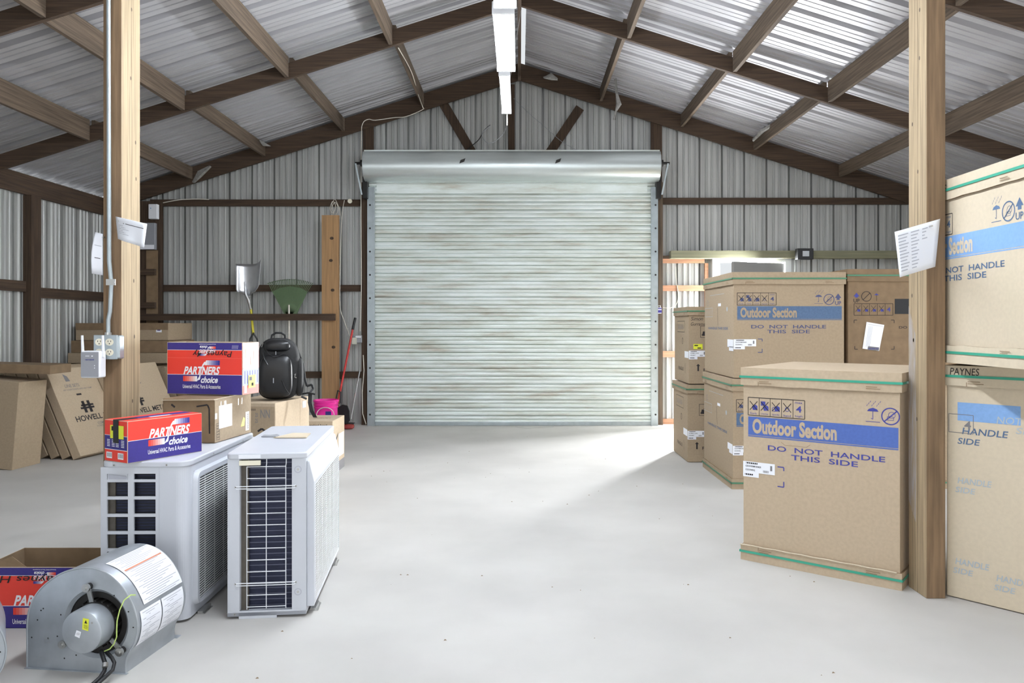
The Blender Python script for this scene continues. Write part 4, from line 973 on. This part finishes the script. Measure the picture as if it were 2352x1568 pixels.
# ------------------------------------------------------------ backpack
def blob(rx, ry, rz_, e=2.6, taper=0.0, nu=28, nv=18, back=0):
    vs = []; fs = []
    def sg(a, p): return math.copysign(abs(a)**p, a)
    p = 2/e
    for j in range(nv+1):
        ph = -PI/2+PI*j/nv
        for i in range(nu):
            th = 2*PI*i/nu; zz = sg(math.sin(ph), p); k = 1-taper*max(0, zz)**2
            x = rx*sg(math.cos(ph), p)*sg(math.cos(th), p)*k; y = ry*sg(math.cos(ph), p)*sg(math.sin(th), p)*k
            vs.append((x, y, rz_*zz))
    for j in range(nv):
        for i in range(nu): fs.append((j*nu+i, j*nu+(i+1) % nu, (j+1)*nu+(i+1) % nu, (j+1)*nu+i))
    return vs, fs
t = thing('backpack', 'black backpack with hard front shell sitting on the pale carton', 'backpack', (-1.775, 5.66, .803), math.radians(12))
v, f = blob(.155, .095, .225, 3.6, .16); MB().add([(p[0], p[1], p[2]+.225) for p in v], f, 'fabric').build('main_body', t, smooth=True)
v, f = blob(.115, .045, .155, 4.2, .05); MB().add([(p[0]-.008, p[1]-.098-(.015*(1-abs(p[2])/.155)), p[2]+.175) for p in v], f, 'shell').build('front_shell', t, smooth=True)
v, f = blob(.092, .04, .042, 3, .1); MB().add([(p[0]-.004, p[1]-.066, p[2]+.392) for p in v], f, 'shell').build('top_pocket', t, smooth=True)
v, f = blob(.03, .06, .14, 3); MB().add([(p[0]+.148, p[1]-.01, p[2]+.16) for p in v], f, 'fabric').build('side_pocket', t, smooth=True)
MB().tube([(-.05, -.02, .435), (-.045, -.02, .47), (-.02, -.02, .487), (.02, -.02, .487), (.045, -.02, .47), (.05, -.02, .435)], .008, 'fabric', 8).build('top_handle', t, smooth=True)
m = MB(); FS = -.158
m.tube([(-.10, -.095, .345), (-.085, -.14, .30), (-.06, -.155, .26)], .004, 'shell', 6).tube([(.075, -.11, .36), (.03, -.135, .33), (-.02, -.14, .31)], .0025, 'fabric', 6).tube([(-.10, -.06, .40), (-.06, -.12, .34), (-.02, -.14, .31)], .0025, 'fabric', 6)
m.tube([(.035, -.158, .15), (.06, -.155, .09), (.085, -.14, .05)], .004, 'shell', 6).build('shell_ridge', t, smooth=True)
m = MB().box(-.024, -.018, -.165, -.158, .13, .165, 'greypl').box(-.012, -.007, -.113, -.108, .32, .355, 'greypl').tube([(-.112, -.07, .385), (-.100, -.08, .415)], .003, 'zinc', 6).tube([(.118, -.09, .18), (.125, -.085, .19), (.12, -.09, .165), (.13, -.08, .16)], .0035, 'zinc', 6); m.build('zipper_pull', t)
MB().ribbon([(.13, .05, .36), (.17, .05, .25), (.185, .03, .14), (.20, .02, .09), (.235, .02, .10), (.245, .02, .07), (.225, .0, .045)], (0, .05, 0), 'fabric', .014)\
    .ribbon([(.16, .03, .03), (.21, .01, .04), (.26, .0, .03)], (0, .03, 0), 'fabric', .01).build('shoulder_strap', t)
MB().ribbon([(.225, .0, .035), (.222, -.01, -.03), (.235, -.02, -.09), (.262, -.02, -.14)], (.028, 0, 0), 'greypl' if False else 'fabric', .004).tube([(.16, .0, .015), (.2, 0, -.004)], .008, 'black', 8).build('hanging_strap', t)

# ------------------------------------------------------------ bucket
bx, by = PX(749, 9.6), 9.6
t = thing('bucket', 'bright pink plastic bucket behind the lettered brown carton', 'bucket', (bx, by, 0))
MB().lathe([(.0001, 0), (.125, 0), (.13, .01), (.142, .31), (.150, .312), (.150, .325), (.144, .327), (.145, .345), (.153, .347), (.153, .358), (.146, .36), (.148, .385), (.156, .388), (.157, .408), (.150, .41), (.146, .40), (.13, .03), (.0001, .025)], 'pink', n=40).build('body', t, smooth=True)
MB().tube([(.11*math.cos(a)+.03, -.155, .33-.17*math.sin(a)*0-.0+(.10*math.sin(a)-.10)) for a in [PI*k/12 for k in range(13)]], .005, 'rope', 6).build('bail_handle', t, smooth=True)
MB().rect(FR((0, -.146, 0), (1, 0, 0), (0, 0, 1)), .03, .19, .10, .28, 'navy', .004).build('sticker', t)

# ------------------------------------------------------------ scoop shovel
yb_ = 10.24
t = thing('scoop_shovel', 'aluminium scoop shovel with yellow handle hung upside down on the back wall', 'shovel', (PX(577, yb_), yb_, 0))
def pz(y): return PZ(y, yb_)
def px_(x): return PX(x, yb_)-PX(577, yb_)
m = MB(); NU, NV = 14, 12; vs = []
for j in range(NV+1):
    v_ = j/NV; yy = 607+(685-607)*v_; L0 = 547+10*max(0, v_-.8)/.2*1.6+3*v_; R0 = 605-(5*v_+18*max(0, v_-.7)/.3)
    for i in range(NU+1):
        u_ = i/NU; c_ = (2*u_-1)**2
        zz = pz(yy-(10*(abs(2*u_-1)**3)*(1-v_) if u_ > .5 else 0)+(0 if v_ < .85 else -14*(2*u_-1)**2*(v_-.85)/.15))
        vs.append((px_(L0+(R0-L0)*u_), -.02-.07*c_**1.3-.03*v_, zz))
n = len(vs); w1_ = NU+1
fs = [(j*w1_+i, j*w1_+i+1, (j+1)*w1_+i+1, (j+1)*w1_+i) for j in range(NV) for i in range(NU)]
m.add(vs, fs, 'alum'); o = m.build('blade', t, smooth=True); md = o.modifiers.new('s', 'SOLIDIFY'); md.thickness = .004
MB().tube([(px_(566), -.07, pz(648)), (px_(570), -.085, pz(676)), (px_(574), -.06, pz(690)), (px_(577), -.018, pz(710))], [.006, .02, .018, .017], 'alum', 10).build('socket', t, smooth=True)
MB().tube([(px_(577), -.016, pz(708)), (px_(583), -.016, pz(767))], .016, 'toolyel', 12).build('handle', t, smooth=True)
MB().tube([(px_(583), -.016, pz(764)), (px_(576), -.03, pz(778)), (px_(575), -.03, pz(794)), (px_(586), -.03, pz(797)), (px_(595), -.03, pz(792)), (px_(592), -.03, pz(778)), (px_(583), -.03, pz(764))], .011, 'black', 8).build('grip', t, smooth=True)
# ------------------------------------------------------------ leaf rake
t = thing('leaf_rake', 'green plastic leaf rake hung head up beside the scoop shovel', 'rake', (PX(666, yb_), yb_, 0))
def rx(x): return PX(x, yb_)-PX(666, yb_)
m = MB(); base = (665, 722)
for k in range(26):
    u_ = k/25; tipx = 618+101*u_; tipy = 641+9*abs(2*u_-1)**2*1.0; mx = 628+76*u_; my = 668-8*(1-(2*u_-1)**2)
    a = (rx(base[0]+(u_-.5)*14), .0, pz(base[1])); b_ = (rx(mx-(u_-.5)*-6), .0, pz(my)); c_ = (rx(tipx), -.02, pz(tipy)); e_ = (rx(tipx+(u_-.5)*2), -.055, pz(tipy+2))
    m.ribbon([a, b_, c_, e_], (.009, 0, 0), 'rake', .004)
m.build('tine', t); 
pol = [(653, 722), (681, 722), (706, 670), (690, 661), (666, 657), (642, 661), (625, 670)]
m = MB().prism([(rx(x), .006, pz(y)) for x, y in pol], (0, .006, 0), 'rake'); m.build('rake_head', t)
MB().tube([(rx(664), -.008, pz(700)), (rx(665), -.02, pz(735)), (rx(664), -.02, .012)], .012, 'rope', 10).build('handle', t, smooth=True)

# ------------------------------------------------------------ red tool, brush and rod by the door post
t = thing('snow_brush', 'red pole tool with black grip leaning against the wide pine board', 'broom', (PX(778, 9.9), 9.9, 0))
o0 = V3((PX(778, 9.9), 9.9, 0)); A = W3(776, 925, 9.9)-o0; B = W3(810, 757, 10.15)-o0; C_ = W3(816, 730, 10.2)-o0
MB().tube([A, B], .013, 'toolred', 10).build('pole', t, smooth=True); MB().tube([B, C_], .017, 'black', 10).build('grip', t, smooth=True)
MB().tube([W3(776, 896, 9.88)-o0, W3(772, 915, 9.88)-o0, W3(774, 930, 9.88)-o0, W3(781, 925, 9.88)-o0, W3(782, 900, 9.88)-o0, W3(776, 896, 9.88)-o0], .008, 'black', 8).build('lower_grip', t, smooth=True)
m = MB(); P = [W3(x, y, 9.82)-o0 for x, y in ((775, 936), (786, 929), (798, 932), (802, 944), (803, 966), (798, 972), (786, 974), (778, 966))]
m.prism(P[::-1], (0, .03, 0), 'fabric'); m.build('head', t, bev=.006)
tag(t, 'red pole tool with black grip leaning against the wide pine board', 'broom')
t = thing('push_broom', 'broom with red bristles on the floor and thin steel pole by the door post', 'broom', (PX(800, 9.9), 9.9, 0)); o0 = V3((PX(800, 9.9), 9.9, 0))
MB().tube([W3(806, 962, 9.95)-o0, W3(826, 852, 10.2)-o0], .010, 'zinc', 8).build('pole', t, smooth=True)
v, f = blob(.075, .05, .035, 3); MB().add([(p[0], p[1], p[2]+.037) for p in v], f, 'brushred').build('bristles', t, smooth=True)
MB().box(-.07, .08, -.03, .03, .068, .085, 'black').build('block', t, bev=.005)
tag(MB().tube([W3(834, 815, 10.29), W3(836, 850, 10.28), W3(832, 900, 10.28), W3(833, 950, 10.28), V3((PX(841, 10.25), 10.24, .02))], .006, 'rope', 6).build('loose_cable', smooth=True), 'white loose cable hanging down the left door post to the floor', 'cable')
# outlet box at the door post and wires
t = thing('outlet_box', 'small beige outlet box on the back wall left of the roll-up door', 'outlet', (PX(820, 10.3), 10.3, PZ(780, 10.3)))
MB().box(-.05, .065, -.03, .05, -.04, .06, 'greypl').build('body', t, bev=.005); MB().box(-.055, .005, -.07, -.03, -.06, .03, 'beige').build('cover', t, bev=.005); MB().box(-.01, .06, -.055, -.031, .025, .055, 'white').build('plug', t, bev=.004)
def cable(name, label, pts, r_=.005, m_='rope', cat='cable'):
    return tag(MB().tube(catm3(pts), r_, m_, 6).build(name, smooth=True), label, cat)
def catm3(P, n=5):
    P = [V3(p) for p in P]; out = []
    for i in range(len(P)-1):
        p0, p1, p2, p3 = P[max(i-1, 0)], P[i], P[i+1], P[min(i+2, len(P)-1)]
        for k in range(n):
            t_ = k/n; out.append(.5*(2*p1+(p2-p0)*t_+(2*p0-5*p1+4*p2-p3)*t_*t_+(3*p1-p0-3*p2+p3)*t_**3))
    return out+[P[-1]]
cable('power_cable', 'white cable from the top left girt down past the pine board to the outlet box', [W3(791, 460, 10.37), W3(785, 500, 10.2), W3(782, 600, 10.19), W3(781, 700, 10.19), W3(790, 735, 10.2), W3(804, 772, 10.25)])
cable('power_cable', 'pale cable running down the left door post from the roof', [W3(974, 249, 10.3), W3(962, 256, 10.3), W3(931, 268, 10.3), W3(905, 270, 10.3), W3(862, 276, 10.3), W3(846, 274, 10.3), W3(833, 284, 10.3), W3(830, 320, 10.3), W3(829, 500, 10.3), W3(830, 650, 10.29), W3(827, 760, 10.29)], .005, 'rope')
cable('twine_coil', 'white coil of twine hanging from the top left girt above the pine board', [W3(x, y, 10.36-.01*(i % 3)) for i, (x, y) in enumerate([(768, 458), (762, 470), (766, 490), (758, 480), (764, 462), (771, 475), (763, 494), (760, 484), (769, 464), (777, 480), (770, 498), (778, 505), (782, 490), (776, 470), (770, 458)])], .004)
cable('hanging_cord', 'looping dark cord hanging above the middle of the roll-up door hood', [W3(x, y, 10.3) for x, y in [(1165, 268), (1160, 300), (1140, 322), (1122, 329), (1110, 318), (1108, 305), (1126, 288)]], .004, 'greypl')
cable('hanging_cord', 'black cord end beside the left diagonal brace over the hood', [W3(x, y, 10.36) for x, y in [(1126, 287), (1112, 300), (1100, 320), (1086, 333), (1060, 355)]], .006, 'blackmetal')
cable('light_cord', 'short pull cord hanging from the farthest strip light', [(-.135, 8.05, 3.6), (-.13, 8.06, 3.55), (-.13, 8.06, 3.44)], .006, 'rope')
cable('thin_wire', 'thin wire curving across the gable right of the king post', [W3(x, y, 10.36) for x, y in [(1180, 226), (1215, 260), (1250, 290), (1290, 325), (1320, 342), (1345, 360)]], .003, 'greypl')
cable('purlin_cord', 'pale cord running along the first purlin on the left slope', [W3(915, 110, 8.05), W3(945, 165, 9.0), W3(960, 215, 9.8), W3(972, 248, 10.28)], .005)
cable('hanging_cord', 'pale wire loop on the white wall strip right of the roll-up door', [W3(x, y, 10.39) for x, y in [(1522, 706), (1538, 707), (1552, 700), (1558, 680), (1553, 640), (1552, 612)]], .0045, 'rope')
cable('girt_cable', 'dark cable sagging from the top left girt to the eave', [W3(x, y, 10.38) for x, y in [(372, 466), (410, 459), (450, 457), (480, 458)]], .006, 'rope')
tag(MB().cyl((PX(804, 10.39), 10.375, PZ(462, 10.39)), .03, .015, 'outlet', 'y', 20).build('white_disc', smooth=True), 'small white round disc on the top girt left of the door', 'disc')
t = thing('padlock', 'blue and white padlock on the right track of the roll-up door', 'padlock', (PX(1514, 10.28), 10.28, PZ(712, 10.28)))
MB().box(-.028, .028, -.02, .02, -.045, .035, 'white').box(-.03, .03, -.022, -.019, -.035, .0, 'navy').box(-.03, .03, -.022, -.019, .015, .03, 'navy').build('body', t, bev=.003)
MB().tube([(-.015, 0, .035), (-.015, 0, .06), (.015, 0, .06), (.015, 0, .035)], .005, 'zinc', 8).build('shackle', t)
t = thing('floodlight', 'black square floodlight sitting on the green treated beam', 'lamp', (PX(1848, 10.12), 10.12, PZ(596, 10.12)))
MB().box(-.105, .105, -.04, .06, 0, .145, 'black').build('housing', t, bev=.006)
MB().box(-.04, .045, -.044, -.04, .04, .11, 'glass').build('lens', t)
# ------------------------------------------------------------ things on the posts
x0, x1, y0, y1 = lp
t = thing('conduit', 'grey metal conduit pipe running down the left post', 'conduit', (PX(254, 3.93), 3.925, 0))
cz = lambda y: PZ(y, 3.925)
MB().tube([(PX(249, 3.925)-PX(254, 3.925), 0, 4.0), (PX(252, 3.925)-PX(254, 3.925), 0, cz(600)), (PX(257, 3.925)-PX(254, 3.925), 0, cz(650)), (PX(254, 3.925)-PX(254, 3.925), 0, cz(715)), (PX(250, 3.925)-PX(254, 3.925), 0, cz(735)), (PX(250, 3.925)-PX(254, 3.925), 0, cz(768))], .0105, 'steel', 12).build('pipe', t, smooth=True)
MB().box(-.014, .034, -.0135, -.0105, cz(655), cz(641), 'zinc').cyl((.028, -.02, cz(648)), .006, .008, 'zinc', 'y', 10).build('clamp', t)
MB().cyl((PX(250, 3.925)-PX(254, 3.925), 0, cz(772)), .016, .02, 'zinc', 'z', 12).build('connector', t)
ob = (PX(247, 3.9), 3.945, PZ(797, 3.9))
t = thing('outlet_box', 'galvanized quad outlet box on the left post', 'outlet', ob)
MB().box(-.062, .062, -.05, .004, -.06, .06, 'steel').build('body', t, bev=.008)
MB().box(-.066, .055, -.056, -.05, -.062, .062, 'steel').build('cover_plate', t, bev=.006)
f = FR((0, -.056, 0), (1, 0, 0), (0, 0, 1))
for u, v in ((-.036, .026), (.016, .026), (.016, -.026), (-.036, -.026)):
    m = MB(); m.disc(f, u, v, .021, 'outlet', .001, 20, .018); 
    for q in (-.007, .007): m.rect(f, u+q-.0015, v, u+q+.0015, v+.008, 'blk', .0015)
    m.disc(f, u, v-.008, .003, 'blk', .0015, 8); m.build('receptacle', t)
t = thing('wifi_extender', 'white and grey wireless extender with two antennas plugged into the outlet box', 'electronics', (PX(216, 3.86), 3.82, PZ(868, 3.82)))
MB().box(-.046, .05, 0, .062, 0, .135, 'white').build('body', t, bev=.008, seg=3)
MB().box(-.043, .045, -.002, .001, .006, .13, 'greypl').build('face_plate', t, bev=.001)
f = FR((0, -.002, 0), (1, 0, 0), (0, 0, 1)); m = MB(); m.text(f, 'NETGEAR', -.02, .088, .045, .007, 'ink', .01); m.rect(f, -.02, .108, 0, .111, 'wht'); m.rect(f, .01, .107, .018, .112, 'wht'); m.disc(f, .026, .062, .0025, 'wht'); m.disc(f, .026, .05, .0025, 'wht'); m.build('printing', t)
for x in (-.051, .052): MB().tube([(x, .03, .105), (x, .03, .13), (x-.003, .03, .212)], [.007, .0075, .006], 'white', 10).build('antenna', t, smooth=True)
def sheet(name, label, grid, mt='paper', lines=(), cat='paper', pin=None):
    """grid: rows of 3D points; printed lines are (row fraction, c0, c1, thickness)"""
    m = MB(); R_, C2 = len(grid), len(grid[0]); m.add([p for r_ in grid for p in r_], [(j*C2+i, j*C2+i+1, (j+1)*C2+i+1, (j+1)*C2+i) for j in range(R_-1) for i in range(C2-1)], mt)
    o = m.build(name, smooth=True); md = o.modifiers.new('s', 'SOLIDIFY'); md.thickness = .0012
    tag(o, label, cat)
    def at(u, v):
        a = min(int(v*(R_-1)), R_-2); b_ = min(int(u*(C2-1)), C2-2); fv = v*(R_-1)-a; fu = u*(C2-1)-b_
        P = (V3(grid[a][b_])*(1-fu)+V3(grid[a][b_+1])*fu)*(1-fv)+(V3(grid[a+1][b_])*(1-fu)+V3(grid[a+1][b_+1])*fu)*fv
        return P+V3((0, -.002, 0))
    m = MB()
    for (v, u0_, u1_, th, mm) in lines:
        N = 6
        for k in range(N):
            ua, ub = u0_+(u1_-u0_)*k/N, u0_+(u1_-u0_)*(k+1)/N
            m.add([at(ua, v), at(ub, v), at(ub, min(v+th, 1)), at(ua, min(v+th, 1))], [(0, 1, 2, 3)], mm)
    if lines: m.build('printing', o)
    if pin: MB().cyl((pin[0], pin[1], pin[2]), .004, pin[3], 'zinc', 'y', 10).build('nail', o)
    return o
def lerp(a, b_, t_): return V3(a)*(1-t_)+V3(b_)*t_
def quad_sheet(c, nu=8, nv=6, bulge=lambda u, v: 0):
    TL, TR, BR, BL = [V3(p) for p in c]
    return [[lerp(lerp(TL, TR, i/nu), lerp(BL, BR, i/nu), j/nv)+V3((0, bulge(i/nu, j/nv), 0)) for i in range(nu+1)] for j in range(nv+1)]
g = quad_sheet([W3(266, 497, 3.92), W3(338, 514, 3.78), W3(333, 569, 3.76), W3(269, 548, 3.88)], bulge=lambda u, v: -.02*math.sin(u*PI)+.01*math.cos(u*9)*v)
sheet('paper_sheet', 'white printed paper curling off the upper left post', g, lines=[(.22, .3, .92, .025, 'blk')]+[(.34+.07*k, .1, .3+.1*(k % 3), .018, 'faint') for k in range(6)], pin=(PX(275, 3.9), 3.885, PZ(508, 3.9), .07))
g = quad_sheet([W3(219, 533, 3.97), W3(236, 537, 3.95), W3(236, 632, 3.95), W3(211, 628, 3.94)], bulge=lambda u, v: -.02*math.sin(v*PI)*(1-u))
sheet('paper_sheet', 'white folded papers on the far side of the left post', g, lines=[(.3, .2, .9, .015, 'faint'), (.6, .3, .8, .015, 'blk')], pin=(PX(238, 3.94), 3.93, PZ(545, 3.94), .03))
g = quad_sheet([W3(2053, 533, 3.70), W3(2157, 503, 3.785), W3(2151, 612, 3.75), W3(2065, 637, 3.64)], 10, 8, bulge=lambda u, v: .03*math.sin(u*PI)*0-.03*(u-.5)**2+.02*v*u)
ln = []
for j in range(12):
    for (a, b_) in ((.06, .3), (.36, .55), (.62, .74)):
        if b_ < .7 or j < 4: ln.append((.1+.07*j, a, b_-.03*(j % 3), .022, 'faint'))
sheet('paper_sheet', 'white printed paper curling off the right post', g, lines=ln, pin=(PX(2135, 3.76), 3.735, PZ(520, 3.76), .06))

# torn insulation wads along the purlins
def wad(label, pts, r_):
    v = MB().tube(pts, r_, 'insul', 7); rnd = random.Random(3)
    v.v = [(a+rnd.uniform(-.012, .012), b_+rnd.uniform(-.012, .012), c_+rnd.uniform(-.012, .012)) for a, b_, c_ in v.v]
    return tag(v.build('insulation_scrap', smooth=True), label, 'insulation')
wad('torn grey insulation by the third purlin on the right slope', [W3(1730, 322, 10.0), W3(1752, 300, 9.8), W3(1782, 283, 9.6), W3(1800, 277, 9.5)], [.01, .035, .03, .01])
wad('torn insulation scrap by the second purlin on the right slope', [W3(1582, 240, 9.9), W3(1592, 225, 9.85), W3(1610, 218, 9.8)], [.02, .04, .02])
wad('pale insulation wedge where the left rafter meets the outer purlin', [W3(446, 418, 10.1), W3(458, 400, 10.0), W3(482, 382, 9.9)], [.02, .035, .01])
wad('dangling strip of torn insulation below the first purlin on the right slope', [W3(1414, 180, 9.6), W3(1416, 215, 9.6), W3(1421, 240, 9.6), W3(1413, 258, 9.6), W3(1411, 275, 9.6)], [.006, .008, .03, .015, .004])
wad('insulation scrap lying on the wall rafter right of the ridge', [W3(1250, 178, 10.28), W3(1265, 176, 10.25), W3(1280, 182, 10.25)], [.02, .04, .015])
wad('insulation scrap by the third purlin on the left slope', [W3(596, 320, 10.1), W3(604, 330, 10.15), W3(620, 336, 10.2)], [.012, .03, .01])
# floor specks: nobody could count them
rnd = random.Random(11); m = MB()
for k in range(70):
    y = rnd.uniform(2.7, 9.5); x = rnd.uniform(-1.6, 1.9)*min(1, y/4.5); s = rnd.uniform(.002, .006)
    m.add([(x-s, y-s, .0005), (x+s*1.4, y-s*.5, .0005), (x+s*.4, y+s, .0005), (x, y, s*.8)], [(0, 1, 3), (1, 2, 3), (2, 0, 3)], 'edge')
tag(m.build('floor_debris'), 'tiny bits of dirt and leaf scattered on the concrete floor', 'debris', None, 'stuff')
cable('floor_wire', 'thin dark wire lying on the floor in front of the roll-up door', [W3(1184, 981, 10.1), W3(1210, 984, 9.95), W3(1245, 982, 10.05), W3(1272, 980, 10.1)], .004, 'blackmetal')
for nm in ('floor_wire',):
    for o in bpy.data.objects:
        if o.name == nm:
            for v in o.data.vertices: v.co.z = max(v.co.z, .003)*.3+.002

# details that sit on a part become its sub-parts (all of these share the thing's own frame)
SUB = {'motor_vents': 'motor', 'motor_label': 'motor', 'grille': 'grille_frame', 'shell_ridge': 'front_shell', 'zipper_pull': 'main_body', 'receptacle': 'cover_plate', 'clamp': 'pipe',
       'connector': 'pipe', 'torn_edge': 'bottom_tray', 'plug': 'cover', 'hood_decal': 'hood', 'sticker': 'body', 'paper_label': 'scroll_wrap', 'lens': 'housing', 'face_plate': 'body', 'antenna': 'body'}
for o in list(bpy.data.objects):
    k = o.name.split('.')[0]
    if k in SUB and o.parent:
        for q in o.parent.children:
            if q.name.split('.')[0] == SUB[k]: o.parent = q; break
